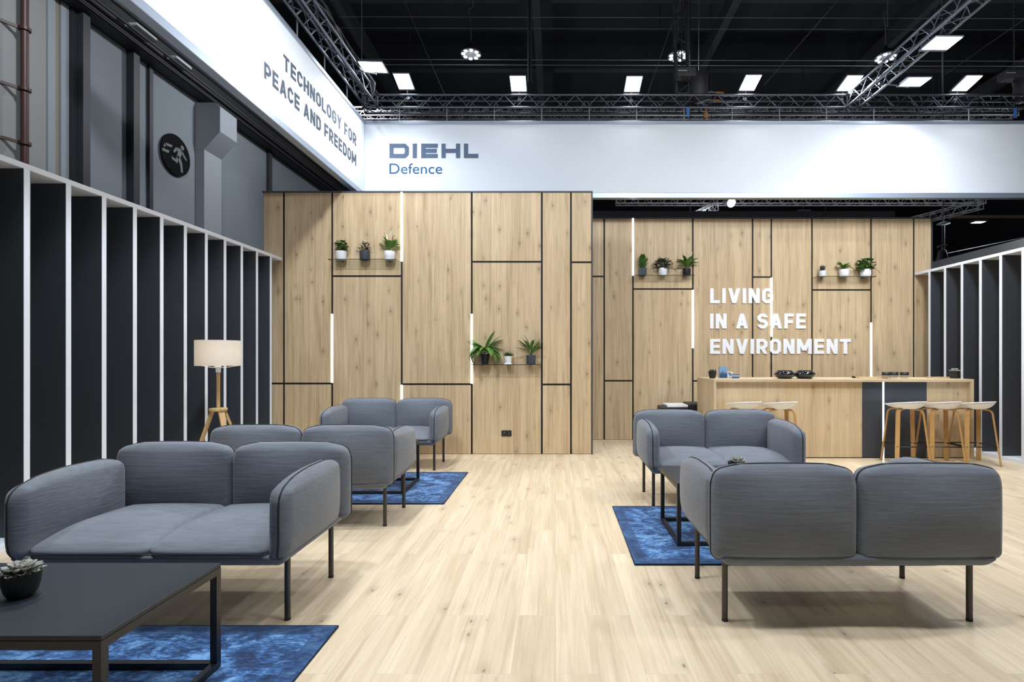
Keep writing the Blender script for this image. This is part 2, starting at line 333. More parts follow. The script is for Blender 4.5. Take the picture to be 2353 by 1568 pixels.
# ------------------------------------------------------------------ lettering: squared capitals drawn as strokes
def stroke(pts, t, closed=False):
    """a mitred strip along a polyline -> list of quads"""
    n = len(pts); P = [Vector((p[0], p[1])) for p in pts]; L, R = [], []
    for i in range(n):
        a = P[i-1] if (closed or i > 0) else None; b = P[(i+1) % n] if (closed or i < n-1) else None
        d1 = (P[i]-a).normalized() if a is not None else None; d2 = (b-P[i]).normalized() if b is not None else None
        if d1 is None: d1 = d2
        if d2 is None: d2 = d1
        n1 = Vector((-d1.y, d1.x)); n2 = Vector((-d2.y, d2.x)); m = (n1+n2).normalized()
        k = t/2/max(0.35, m.dot(n1)); L.append(P[i]+m*k); R.append(P[i]-m*k)
    return [[tuple(L[i]), tuple(L[(i+1) % n]), tuple(R[(i+1) % n]), tuple(R[i])] for i in range(n if closed else n-1)]
def glyph(ch, w, t, th=None, c=0.16):
    """quads of a capital in a box of width w, height 1; t = stem, th = bar"""
    h = t/2; l, r, b, u = h, w-h, h, 1-h; s = t*1.08
    rect = lambda x0, x1, y0, y1: [(x0, y0), (x1, y0), (x1, y1), (x0, y1)]
    if ch == 'I': return [rect(0, t, 0, 1)]
    if ch == 'L': return [rect(0, t, 0, 1), rect(t, w, 0, t)]
    if ch == 'T': return [rect(0, w, 1-t, 1), rect(w/2-h, w/2+h, 0, 1-t)]
    if ch == 'E': return [rect(0, t, 0, 1), rect(t, w, 0, t), rect(t, w, 1-t, 1), rect(t, w*0.94, 0.5-h, 0.5+h)]
    if ch == 'F': return [rect(0, t, 0, 1), rect(t, w, 1-t, 1), rect(t, w*0.92, 0.46-h, 0.46+h)]
    if ch == 'H': return [rect(0, t, 0, 1), rect(w-t, w, 0, 1), rect(t, w-t, 0.5-h, 0.5+h)]
    if ch == 'O': return stroke([(l, b+c), (l, u-c), (l+c, u), (r-c, u), (r, u-c), (r, b+c), (r-c, b), (l+c, b)], t, True)
    if ch == 'D': return [rect(0, t, 0, 1)] + stroke([(t, u), (r-c, u), (r, u-c), (r, b+c), (r-c, b), (t, b)], t)
    if ch == 'C': return stroke([(r, 0.70), (r, u-c), (r-c, u), (l+c, u), (l, u-c), (l, b+c), (l+c, b), (r-c, b), (r, b+c), (r, 0.30)], t)
    if ch == 'G': return stroke([(r, 0.72), (r, u-c), (r-c, u), (l+c, u), (l, u-c), (l, b+c), (l+c, b), (r-c, b), (r, b+c), (r, 0.5), (w*0.5, 0.5)], t)
    if ch == 'S': return stroke([(r, 0.74), (r, u-c), (r-c, u), (l+c, u), (l, u-c), (l, 0.52+c*0.8), (l+c, 0.5), (r-c, 0.5), (r, 0.48-c*0.8), (r, b+c), (r-c, b), (l+c, b), (l, b+c), (l, 0.26)], t)
    if ch == 'P': return [rect(0, t, 0, 1)] + stroke([(t, u), (r-c, u), (r, u-c), (r, 0.40+c), (r-c, 0.40), (t, 0.40)], t)
    if ch == 'R': return [rect(0, t, 0, 1)] + stroke([(t, u), (r-c, u), (r, u-c), (r, 0.42+c), (r-c, 0.42), (t, 0.42)], t) + [[(w-s, 0), (w, 0), (w*0.5+s*0.55, 0.42), (w*0.5-s*0.45, 0.42)]]
    if ch == 'A': return [[(0, 0), (s, 0), (w/2+s/2, 1), (w/2-s/2, 1)], [(w-s, 0), (w, 0), (w/2+s/2, 1), (w/2-s/2, 1)], rect(w*0.24, w*0.76, 0.2, 0.2+t*0.95)]
    if ch == 'V': return [[(0, 1), (s, 1), (w/2+s/2, 0), (w/2-s/2, 0)], [(w-s, 1), (w, 1), (w/2+s/2, 0), (w/2-s/2, 0)]]
    if ch == 'N': return [rect(0, t, 0, 1), rect(w-t, w, 0, 1), [(0, 1), (s, 1), (w, 0), (w-s, 0)]]
    if ch == 'M': return [rect(0, t, 0, 1), rect(w-t, w, 0, 1), [(0, 1), (s, 1), (w/2+s/2, 0.22), (w/2-s/2, 0.22)], [(w-s, 1), (w, 1), (w/2+s/2, 0.22), (w/2-s/2, 0.22)]]
    if ch == 'Y': return [[(0, 1), (s, 1), (w/2+h, 0.42), (w/2-h, 0.42)], [(w-s, 1), (w, 1), (w/2+h, 0.42), (w/2-h, 0.42)], rect(w/2-h, w/2+h, 0, 0.44)]
    return []
CW = {'I': None, 'L': 0.56, 'E': 0.58, 'F': 0.56, 'T': 0.62, 'M': 0.86, 'V': 0.70, 'A': 0.70, 'Y': 0.64, 'S': 0.62, 'C': 0.60}
def layout(text, t, gap=0.16, space=0.38, wide=1.0, cw=None):
    """-> list of (char, x, width), total width"""
    x = 0; out = []
    for ch in text:
        if ch == ' ': x += space; continue
        w = (cw or {}).get(ch, CW.get(ch, 0.64)); w = t if w is None else w*wide
        out.append((ch, x, w)); x += w+gap
    return out, x-gap

# ================================================================== SETTING
g = MB(); g.box(-4.4, 9.5, -3.0, 9.4, -0.05, 0.0); tag(g.build('floor', M['floor_wood']), 'pale oak plank floor of the stand', kind='structure')
g = MB(); g.box(-12, 22, -4, 34, -0.12, -0.06); tag(g.build('floor_hall', M['hall_beam']), kind='structure')
g = MB(); g.box(-12, 22, -4, 34, 11.5, 11.6); tag(g.build('ceiling', M['hall_black']), kind='structure')
g = MB(); g.box(-12, 22, 33.5, 33.7, -0.06, 11.5); tag(g.build('wall_far', M['hall_black']), kind='structure')
g = MB(); g.box(21.8, 22, -4, 33.5, -0.06, 11.5); tag(g.build('wall_right', M['hall_black']), kind='structure')
# hall side wall on the left
XW = -9.0
def yw(x): return -XW*F/(1277-x)
g = MB(); g.box(XW-0.2, XW, 5.0, 33.5, -0.06, 7.80)
wl = tag(g.build('wall_left', M['concrete']), kind='structure')
g = MB(); g.box(XW-0.2, XW+0.03, yw(-40), yw(103), -0.06, 7.8); g.build('concrete_pier', M['concrete_pier'], wl)
g = MB(); g.box(XW-0.2, XW+0.05, yw(104), yw(121), -0.06, 7.8); g.build('pilaster', M['concrete_light'], wl)
g = MB(); g.box(XW-0.2, XW+0.035, yw(121), yw(132), -0.06, 7.8); g.build('seal_strip', M['beige'], wl)
g = MB(); g.box(XW-0.2, XW+0.06, yw(133), yw(151), -0.06, 7.8); g.build('pilaster', M['concrete_light'], wl)
for a, b, d in ((152, 164, 0.1), (164, 181, 0.22), (290, 304, 0.16), (337, 345, 0.07), (612, 619, 0.09)):
    g = MB(); g.box(XW-0.1, XW+d, yw(a), yw(b), -0.06, 7.85); g.build('steel_column', M['steel_dark'], wl)
# concrete corbels
for a, b, c2, z0, z1 in ((449, 475, 513, 7.0, 7.72), (660, 672, 702, 6.1, 6.85)):
    g = MB(); y0 = yw(a); y1 = yw(b)
    g.box(XW-0.1, XW+0.22, y0, y1+0.25, -0.06, z0)
    w = 0.62
    vs = []
    for yy in (y0-0.006, y1+0.256):
        vs += [(XW, yy, z0-0.45), (XW+0.22, yy, z0-0.45), (XW+w, yy, z0), (XW+w, yy, z1-0.1), (XW+w-0.12, yy, z1), (XW, yy, z1)]
    g.add(vs, [(0, 1, 2, 3, 4, 5), (11, 10, 9, 8, 7, 6)] + [(i, i+6, (i+1) % 6+6, (i+1) % 6) for i in range(6)])
    g.build('corbel', M['concrete_light'], wl)
g = MB(); g.box(XW-0.2, XW+0.35, 5, 33.5, 7.80, 8.15); g.box(XW-0.2, XW, 5, 33.5, 8.15, 11.5)
tag(g.build('trim_1', M['cable']), kind='structure')
g = MB()
for i, (dx, dz, r) in enumerate(((0.42, -0.02, 0.02), (0.55, 0.08, 0.03), (0.72, 0.16, 0.02), (0.95, 0.22, 0.035), (1.5, 0.5, 0.05))):
    g.tube([(XW+dx, 5, 7.85+dz), (XW+dx, 33, 7.85+dz)], r, 6)
tag(g.build('service_pipes', M['cable']), 'dark run of service pipes along the top of the grey hall wall', 'pipe', kind='stuff')
# red pipe
e = empty('sprinkler_pipe', (XW+0.22, yw(26), 0), label='rust red vertical pipe on the grey hall wall', cat='pipe')
g = MB(); g.tube([(0, 0, -0.06), (0, 0, 8.5)], 0.055, 12); g.build('pipe', M['pipe_red'], e)
for z in (6.75, 5.75, 4.86):
    g = MB(); g.tube([(0, 0, z), (0, 0, z+0.05)], 0.085, 12); g.beam((0, 0, z+0.02), (-0.185, -0.2, z+0.05), 0.05, 0.03); g.build('bracket', M['pipe_red'], e)
# exit disc
Ys = 12.3; e = empty('exit_sign', (XW+0.03, Ys, 6.12), label='round black exit disc with a running figure on the grey hall wall', cat='sign')
g = MB(); n = 48; R0 = 0.47
g.prism([(R0*math.cos(2*PI*k/n), R0*math.sin(2*PI*k/n)) for k in range(n)], (0, 0, 0), (0, 1, 0), (0, 0, 1), 0.03); g.build('disc', M['sign_black'], e)
g = MB(); o = (0.031, 0, 0); ux, uy = (0, 1, 0), (0, 0, 1)
g.prism([(0.20+0.055*math.cos(2*PI*k/20), 0.25+0.055*math.sin(2*PI*k/20)) for k in range(20)], o, ux, uy, 0.004)
for q in ([(-0.02, 0.18), (0.10, 0.20), (0.20, 0.17), (0.16, 0.02), (0.02, -0.02), (0.05, 0.10)],
          [(-0.02, 0.18), (-0.10, 0.06), (-0.06, 0.03), (0.04, 0.14)],
          [(0.15, 0.16), (0.24, 0.04), (0.33, -0.02), (0.35, 0.02), (0.27, 0.09), (0.20, 0.18)],
          [(0.02, -0.01), (0.13, 0.0), (0.20, -0.16), (0.22, -0.34), (0.15, -0.35), (0.13, -0.20)],
          [(0.02, 0.0), (0.10, 0.0), (0.03, -0.18), (-0.14, -0.14), (-0.16, -0.08), (-0.01, -0.10)]):
    g.prism(q, o, ux, uy, 0.004)
g.prism([(-0.36, 0.16), (-0.12, 0.18), (-0.15, 0.12), (-0.36, 0.10)], o, ux, uy, 0.004)
g.prism([(-0.44, 0.0), (-0.22, 0.02), (-0.25, -0.05), (-0.44, -0.06)], o, ux, uy, 0.004)
g.prism([(-0.40, 0.05), (-0.36, 0.16), (-0.32, 0.16), (-0.36, 0.04)], o, ux, uy, 0.004)
g.build('pictogram', M['sign_grey'], e)
# white boxes hanging under the hall roof
for i, (x, y, w, l, lab) in enumerate(((321, 80, 0.32, 0.55, 'white rectangular hall luminaire hanging by wires above the left wall, the one nearer the camera'), (408, 150, 0.32, 0.5, 'white rectangular hall luminaire hanging by wires above the left wall, above the exit disc'))):
    Z = 8.0; Y = (Z-H)*F/(824-y); X = (x-1277)*Y/F
    e = empty('hall_luminaire', (X, Y, Z), label=lab, cat='lamp', group='hall luminaires along the left wall')
    g = MB(); g.box(-w/2, w/2, -l/2, l/2, 0, 0.09); g.build('housing', M['hall_white'], e, bevel=0.02)
    g = MB(); g.tube([(0, 0, 0.09), (0, 0, 3.5)], 0.008, 6); g.build('wire', M['wire'], e)
e = empty('projector_box', (-6.95, 8.3, 7.2), label='white wedge shaped box tucked under the hall roof at upper left', cat='box')
g = MB(); g.add([(-0.35, 0, 0), (0.1, 0, -0.05), (0.12, 0.75, -0.02), (-0.2, 0.75, 0), (-0.35, 0, 0.35), (0.05, 0, 0.3), (0.1, 0.75, 0.1), (-0.2, 0.75, 0.12)], [(3, 2, 1, 0), (4, 5, 6, 7), (0, 1, 5, 4), (1, 2, 6, 5), (2, 3, 7, 6), (3, 0, 4, 7)]); g.build('body', M['hall_white'], e)
g = MB(); g.tube([(-0.1, 0.3, 0.2), (-0.1, 0.3, 4.3)], 0.02, 6); g.build('hanger', M['wire'], e)

# ------------------------------------------------------------------ oak walls
def jointed(name, Y, x0, x1, ztop, vert, hor, leds, label, lab_led, led_group, thick=0.05):
    """wall of oak boards with black shadow joints. vert: px -> joint; hor: (py, pxa, pxb); leds: (px, py0, py1). Panels are cut by the joints"""
    root = empty(name, (0, 0, 0)); tag(root, label, kind='structure')
    g = MB(); g.box(x0, x1, Y+0.012, Y+0.30, 0, ztop-0.001); g.build('backing', M['groove'], root)
    W = 0.0125
    xs = [x0] + [(v-1277)*Y/F for v in vert] + [x1]
    for i in range(len(xs)-1):
        a, b = xs[i], xs[i+1]; mid = 1277+(a+b)/2*F/Y
        zs = sorted([H-(y-824)*Y/F for y, p, q in hor if p-3 <= mid <= q+3]); zs = [0] + zs + [ztop]
        for j in range(len(zs)-1):
            g = MB(); g.box(a+(W if i else 0.008), b-(W if i < len(xs)-2 else 0.008), Y, Y+0.011, zs[j]+(W if j else 0.004), zs[j+1]-(W if j < len(zs)-2 else 0.012))
            g.build('panel', M['wall_wood'], root, bevel=0.002, segs=1)
    g = MB(); g.box(x0-0.012, x1+0.012, Y-0.008, Y+0.30, ztop-0.010, ztop+0.010); g.build('top_trim', M['trim_dark'], root)
    g = MB(); g.box(x1-0.006, x1+0.012, Y-0.01, Y+0.30, 0, ztop); g.build('end_trim', M['trim_dark'], root)
    for k, (x, ya, yb) in enumerate(leds):
        X = (x-1277)*Y/F; za = H-(yb-824)*Y/F; zb = H-(ya-824)*Y/F
        e = empty('light_strip', (X, Y, za), label=lab_led[k], cat='light strip', group=led_group)
        g = MB(); g.box(-0.014, 0.014, -0.010, 0.008, 0, zb-za); g.build('diffuser', M['led'], e, bevel=0.004)
        g = MB(); g.box(-0.012, 0.012, 0.004, 0.0118, -0.004, zb-za+0.004); g.build('channel', M['trim_dark'], e)
    return root
YL, YR = 7.25, 8.53
jointed('wall_back_left', YL, (604.5-1277)*YL/F, (1360-1277)*YL/F, H+(824-441)*YL/F,
        [652, 763, 923, 1084, 1245, 1312],
        [(635, 763, 923), (882, 600, 763), (883.5, 923, 1084), (602, 1084, 1245), (884, 1245, 1312), (603, 1312, 1362)],
        [(763, 722, 880), (923, 441.5, 601), (923, 885, 1000), (1084, 722, 882)],
        'oak panel back wall with black joints on the left side of the stand',
        ['lit vertical strip left of the sofa backs, at mid height in the left oak wall', 'lit vertical strip at the top of the left oak wall beside the plant shelf',
         'lit vertical strip rising from behind the sofa against the left oak wall', 'lit vertical strip beside the fern shelf on the left oak wall'], 'light strips in the oak walls')
jointed('wall_back_right', YR, (1330-1277)*YR/F, (2140.5-1277)*YR/F, H+(824-501)*YR/F,
        [1388.4, 1454.4, 1592, 1729.4, 1772.4, 1866, 2001.8, 2100],
        [(635.6, 1362, 1388), (875.6, 1388, 1454), (664.6, 1454, 1592), (876, 1592, 1729), (637, 1729, 1772), (666.7, 1866, 2002)],
        [(1454.4, 501.5, 633.5), (1592, 667, 800.5), (1772.4, 638.5, 774), (2001.8, 742, 872)],
        'oak panel back wall with black joints behind the bar counter',
        ['lit vertical strip at the top of the right oak wall beside the left plant shelf', 'lit vertical strip left of the white slogan on the oak wall',
         'lit vertical strip crossing the white slogan letters', 'lit vertical strip right of the white slogan above the counter'], 'light strips in the oak walls')
# socket on the left wall
X, Z = px(1164, 996, YL); e = empty('wall_socket', (X, YL, Z), label='small black double socket low on the left oak wall', cat='socket')
g = MB(); g.box(-0.07, 0.07, -0.012, 0.006, -0.04, 0.04); g.build('plate', M['black'], e, bevel=0.004)
for s in (-1, 1):
    g = MB(); g.lathe([(0.022, 0), (0.022, 0.003), (0.015, 0.004)], 16, close_top=True); o = g.build('outlet', M['gloss_black'], e); o.rotation_euler = (PI/2, 0, 0); o.location = (s*0.033, -0.012, 0)

# ------------------------------------------------------------------ slatted partitions
def partition(name, X, side, ys, y_end0, y_end1, label):
    """fins across a rail; side = -1: fins reach to smaller X"""
    root = empty(name, (X, 0, 0), label=label, cat='partition', group='slatted partitions at the sides of the stand')
    D = 0.275
    a, b = sorted((0, side*D))
    g = MB(); g.box(a, b, y_end0, y_end1, 2.685, 2.725); g.build('top_rail', M['white'], root, bevel=0.002, segs=1)
    g = MB(); g.box(a, b, y_end0, y_end1, 0.0, 0.05); g.build('plinth', M['white'], root, bevel=0.002, segs=1)
    f0 = None
    for y in ys:
        if f0 is None:
            g = MB(); g.box(a+(0.003 if side > 0 else 0), b-(0.003 if side < 0 else 0), 0, 0.04, 0.05, 2.685); f0 = g.build('fin', M['fin'], root)
            g = MB(); g.box(-0.003, 0.001, -0.001, 0.041, 0.05, 2.685) if side < 0 else g.box(-0.001, 0.003, -0.001, 0.041, 0.05, 2.685)
            g.build('edge_strip', M['white'], f0); f = f0
        else: f = copy_tree(f0, root)
        f.location = (0, y, 0)
    return root
partition('slatted_partition', -3.79, -1, [3.722+0.3205*k for k in range(-1, 11)], 3.0, YL-0.012, 'tall white slatted partition with dark fins along the left side, behind the floor lamp')
partition('slatted_partition', 5.855, 1, [8.165-0.328*k for k in range(0, 7)], 5.9, YR-0.014, 'tall white slatted partition with dark fins on the right, behind the bar stools')
# neighbour stand wall to the right
g = MB(); g.box(7.0, 7.2, 4.0, 16, 0, 2.95); nb = tag(g.build('wall_neighbour', M['brown_band']), kind='structure')
g = MB(); g.box(6.97, 7.2, 4.0, 16, 2.95, 3.12); g.build('top_band', M['grey_wall'], nb)

# ------------------------------------------------------------------ hanging banners
YB, XB = 7.90, -2.89
ZT, ZB_ = H+(824-286)*YB/F, H+(824-443.5)*YB/F
def zrow(y): return H+(824-y)*YB/F
root = empty('hanging_banner', (0, YB, 0), label='white hanging banner with the slate logo above the oak walls, spanning the back', cat='banner', group='hanging fabric banners')
g = MB(); g.box(XB, 8.2, 0, 0.06, ZB_, ZT); g.build('fabric', M['banner'], root)
g = MB(); g.box(XB, 8.2, -0.012, 0.08, ZT, ZT+0.055); g.build('top_frame', M['alu'], root, bevel=0.006)
g = MB(); g.box(XB, 8.2, -0.012, 0.08, ZB_-0.08, ZB_); g.build('bottom_frame', M['alu'], root, bevel=0.006)
for x in (918, 1027, 1136, 1245, 1354, 1463, 1572, 1682, 1791, 1899, 2008, 2226):
    g = MB(); g.tube([(px(x, 0, YB+0.05)[0], 0.05, ZT+0.05), (px(x, 0, YB+0.05)[0], 0.05, 5.17)], 0.008, 6); g.build('hanger_rod', M['wire'], root)
# DIEHL / Defence
def lettering(mb, text, o, ux, uy, height, width, t, depth, **kw):
    n = 0
    lay, tot = layout(text, t, **kw); k = width/(tot*height)
    for ch, x, w in lay:
        for q in glyph(ch, w, t):
            n += 1; nv = Vector(ux).cross(Vector(uy))
            mb.prism([((a+x)*height*k, b*height) for a, b in q], Vector(o)-nv*0.0, ux, uy, depth+0.0003*(n % 9))
x0, z0 = px(895, 363.5, YB)
g = MB(); lettering(g, 'DIEHL', (x0, -0.0005, z0), (1, 0, 0), (0, 0, 1), 33*YB/F, 204*YB/F, 0.29, 0.003, gap=0.26, cw={'D': 1.36, 'E': 1.15, 'H': 1.3, 'L': 1.0, 'I': 0.33})
g.build('lettering', M['letter_logo'], root)
# humanist small line: the built-in typeface, turned into a mesh
def builtin_text(text, m, parent, loc, height_cap, width, depth=0.002):
    cu = bpy.data.curves.new('lettering', 'FONT'); cu.body = text; cu.size = 1; cu.extrude = 0
    tmp = bpy.data.objects.new('lettering', cu); C.objects.link(tmp)
    dg = bpy.context.evaluated_depsgraph_get(); me = bpy.data.meshes.new_from_object(tmp.evaluated_get(dg))
    bpy.data.objects.remove(tmp)
    xs = [v.co.x for v in me.vertices]; ys = [v.co.y for v in me.vertices]
    sx = width/(max(xs)-min(xs)); sy = height_cap/(max(ys)-min(0, min(ys)))
    mx = min(xs)
    for v in me.vertices: v.co = Vector(((v.co.x-mx)*sx, 0, v.co.y*sy))
    me.materials.append(m); me.name = 'lettering'
    o = bpy.data.objects.new('lettering', me); C.objects.link(o); o.parent = parent; o.location = loc
    return o
x0, z0 = px(895, 399.5, YB)
o = builtin_text('Defence', M['letter_blue'], root, (x0, -0.003, z0), 24*YB/F, 121*YB/F); o['label'] = 'thin blue lettering'
# left banner
root = empty('hanging_banner', (XB, 0, 0), label='white hanging banner with two rows of slate capitals, running along the left towards the camera', cat='banner', group='hanging fabric banners')
g = MB(); g.box(-0.06, 0, 1.8, YB-0.003, ZB_, ZT); g.build('fabric', M['banner'], root)
g = MB(); g.box(-0.08, 0.012, 1.8, YB-0.013, ZT, ZT+0.055); g.build('top_frame', M['alu'], root, bevel=0.006)
g = MB(); g.box(-0.08, 0.012, 1.8, YB-0.013, ZB_-0.08, ZB_); g.build('bottom_frame', M['alu'], root, bevel=0.006)
for x in (685, 748, 799):
    Y = (XB-0.03)*F/(x-1277)
    g = MB(); g.tube([(-0.04, Y, ZT+0.05), (-0.04, Y, 5.17)], 0.008, 6); g.build('hanger_rod', M['wire'], root)
for text, z, ya, yb in (('TECHNOLOGY FOR', 4.403, 5.54, 7.556), ('PEACE AND FREEDOM', 4.115, 5.176, 7.556)):
    g = MB(); lettering(g, text, (0.0005, ya, z), (0, 1, 0), (0, 0, 1), 0.162, yb-ya, 0.175, 0.003, gap=0.17); g.build('lettering', M['letter_grey'], root)

# ------------------------------------------------------------------ white slogan on the oak wall
root = empty('wall_lettering', (0, YR, 0), label='raised white capitals in three rows on the oak wall above the counter', cat='lettering')
for text, yb, xa, xb in (('LIVING', 697.4, 1631, 1776), ('IN A SAFE', 755.5, 1631, 1851), ('ENVIRONMENT', 813.7, 1631, 1954)):
    t = 0.205; hgt = 34.5*YR/F; lay, tot = layout(text, t, gap=0.13, space=0.42); k = (xb-xa)*YR/F/(tot*hgt); x0, z0 = px(xa, yb, YR)
    for ch, x, w in lay:
        g = MB()
        for n_, q in enumerate(glyph(ch, w, t, c=0.13)): g.prism([((a+x)*hgt*k, b*hgt) for a, b in q], (x0, 0.008, z0), (1, 0, 0), (0, 0, 1), 0.024+0.0003*n_)
        g.build('letter', M['letter_white'], root)

# ================================================================== SOFAS
def pillow_pts(half, r, bulge, p):
    hx, hy, hz = half
    q = [max(-(h-r), min(h-r, c)) for h, c in zip(half, p)]
    d = Vector([c-k for c, k in zip(p, q)])
    if d.length > 1e-9: d = d.normalized()*r
    x, y, z = (k+e for k, e in zip(q, d))
    u, v, w = x/hx, y/hy, z/hz
    k = lambda a: max(0, 1-a*a)
    return (x*(1+bulge[0]/hx*k(v)*k(w)), y*(1+bulge[1]/hy*k(u)*k(w)), z*(1+bulge[2]/hz*k(u)*k(v)))
def pillow(mb, c, half, r, bulge, n=9, fn=None):
    def axis(h):
        a = [h-r+r*math.tan(math.radians(t)) for t in (9, 18, 27, 36, 45)]
        i = [-(h-r)+2*(h-r)*k/n for k in range(n+1)]
        return [-t for t in reversed(a)] + i + a
    A = [axis(h) for h in half]; idx = {}
    vs = []; fs = []
    def vid(i, j, k):
        key = (i, j, k)
        if key not in idx:
            p = pillow_pts(half, r, bulge, (A[0][i], A[1][j], A[2][k])); p = tuple(a+b for a, b in zip(p, c))
            idx[key] = len(vs); vs.append(fn(p) if fn else p)
        return idx[key]
    N = [len(a) for a in A]
    for k, flip in ((0, True), (N[2]-1, False)):
        for i in range(N[0]-1):
            for j in range(N[1]-1):
                q = (vid(i, j, k), vid(i+1, j, k), vid(i+1, j+1, k), vid(i, j+1, k)); fs.append(q[::-1] if flip else q)
    for j, flip in ((0, False), (N[1]-1, True)):
        for i in range(N[0]-1):
            for k in range(N[2]-1):
                q = (vid(i, j, k), vid(i+1, j, k), vid(i+1, j, k+1), vid(i, j, k+1)); fs.append(q[::-1] if flip else q)
    for i, flip in ((0, True), (N[0]-1, False)):
        for j in range(N[1]-1):
            for k in range(N[2]-1):
                q = (vid(i, j, k), vid(i, j+1, k), vid(i, j+1, k+1), vid(i, j, k+1)); fs.append(q[::-1] if flip else q)
    mb.add(vs, fs, True)
def pillow_loop(c, half, r, bulge, flat, off=0.0, fn=None):
    """the seam round a pillow in the plane across axis 'flat'"""
    o = [a for a in range(3) if a != flat]; hu, hv = half[o[0]], half[o[1]]; pts = []
    T = [math.radians(t) for t in range(-45, 46, 9)]
    def put(u, v):
        p = [0, 0, 0]; p[o[0]] = u; p[o[1]] = v; p[flat] = off
        q = pillow_pts(half, r, bulge, p); q = tuple(a+b for a, b in zip(q, c)); pts.append(Vector(fn(q) if fn else q))
    for (su, sv, first) in ((1, 1, 0), (-1, 1, 1), (-1, -1, 0), (1, -1, 1)):
        cu, cv = su*(hu-r), sv*(hv-r)
        angs = [0, 15, 30, 45, 60, 75, 90]; seq = angs if (su*sv > 0) else angs[::-1]
        for a in seq:
            d = Vector((su*math.cos(math.radians(a)), sv*math.sin(math.radians(a))))
            put(cu+d.x*r, cv+d.y*r)
        nx = {(1, 1): (-1, 1), (-1, 1): (-1, -1), (-1, -1): (1, -1), (1, -1): (1, 1)}[(su, sv)]
        ex = Vector((cu+(0 if su*sv > 0 else su*r), cv+(sv*r if su*sv > 0 else 0)))
        en = Vector((nx[0]*(hu-r)+(nx[0]*r if nx[0]*nx[1] > 0 else 0), nx[1]*(hv-r)+(0 if nx[0]*nx[1] > 0 else nx[1]*r)))
        for k in range(1, 8): w = ex.lerp(en, k/8); put(w.x, w.y)
    return pts
def rounder(c, half, fl, amt):
    """outer corners in the plane across axis fl drawn in a little"""
    o = [a for a in range(3) if a != fl]
    def fn(p):
        q = list(p); f = 1
        if fl != 2 and p[2] < c[2]: return p
        for a in o: f *= max(0, (abs(p[a]-c[a])/half[a]-0.62)/0.38)
        for a in o: q[a] = c[a]+(p[a]-c[a])*(1-amt/half[a]*f)
        return tuple(q)
    return fn
def make_sofa(label):
    s = empty('sofa', (0, 0, 0), label=label, cat='sofa', group='grey two-seat sofas')
    def fb(p): return (p[0]*(1-0.05*max(0, (0.35-p[2])/0.04)), p[1]*(1-0.06*max(0, (0.35-p[2])/0.04)), p[2])
    g = MB(); pillow(g, (0, -0.005, 0.341), (0.672, 0.378, 0.031), 0.024, (0, 0, 0), 4, fb); g.build('base', M['fabric'], s)
    for k in (-1, 1):
        half = (0.301, 0.326, 0.056); cc = (k*0.2935, -0.058, 0.394); rn = rounder(cc, half, 2, 0.004)
        def fn(p):
            p = rn(p); f = max(0, 1-(p[1]+0.40)/0.30)
            return (p[0], p[1], p[2]-0.052*f*f*max(0, (p[2]-0.375)/0.08))
        g = MB(); pillow(g, cc, half, 0.050, (0.004, 0.004, 0.042), 12, fn); b = g.build('seat_cushion', M['fabric'], s)
        g = MB(); g.tube([(k*0.0, -0.3845, 0.376), (k*0.585, -0.3845, 0.376)], 0.0035, 6); g.build('piping', M['piping'], b)
    for k in (-1, 1):
        half = (0.356, 0.050, 0.230); c = (k*0.357, 0.318, 0.574); bl = (0.002, 0.058, 0.010); rn = rounder(c, half, 1, 0.021)
        g = MB(); pillow(g, c, half, 0.042, bl, 12, rn); b = g.build('back_cushion', M['fabric'], s)
        g = MB(); g.tube(pillow_loop(c, half, 0.042, bl, 1, 0.012, rn), 0.0048, 6, closed=True); g.build('piping', M['piping'], b)
    for k in (-1, 1):
        half = (0.050, 0.318, 0.195); c = (k*0.643, -0.083, 0.545); bl = (0.036, 0.006, 0.008); rn = rounder(c, half, 0, 0.018)
        def fa(p):                       # the front upper corner falls away, the foot of the arm is drawn in
            p = rn(p); f = max(0, (-0.05-p[1])/0.35); lo = max(0, (0.46-p[2])/0.11)
            return (p[0]-k*0.016*lo*lo, p[1], p[2]-0.040*f*f*max(0, (p[2]-0.45)/0.3))
        g = MB(); pillow(g, c, half, 0.046, bl, 12, fa); a = g.build('arm', M['fabric'], s)
        g = MB(); g.tube(pillow_loop(c, half, 0.046, bl, 0, 0.010*k, fa), 0.0045, 6, closed=True); g.build('piping', M['piping'], a)
    for sx in (-1, 1):
        for sy in (-1, 1):
            g = MB(); g.tube([(sx*0.62, sy*0.257, 0.012), (sx*0.62, sy*0.257, 0.33)], 0.0145, 16); l = g.build('leg', M['leg_metal'], s)
            g = MB(); g.tube([(sx*0.62, sy*0.257, 0.0), (sx*0.62, sy*0.257, 0.013)], 0.0155, 16); g.build('glide', M['black'], l)
    return s
sofa = make_sofa('grey two-seat sofa facing the camera behind the black coffee table at lower left')
sofa.location = (-1.985, 2.915, 0)
for x, y, rz, lab in ((-1.975, 4.40, PI, 'grey two-seat sofa seen from behind, standing back to back with the front left sofa'),
                      (-2.063, 6.46, 0, 'grey two-seat sofa standing against the left oak wall'),
                      (1.498, 4.95, 0, 'grey two-seat sofa facing the camera in front of the bar counter'),
                      (1.477, 2.905, PI, 'grey two-seat sofa with its back to the camera at lower right')):
    s = copy_tree(sofa); s.location = (x, y, 0); s.rotation_euler = (0, 0, rz); s['label'] = lab

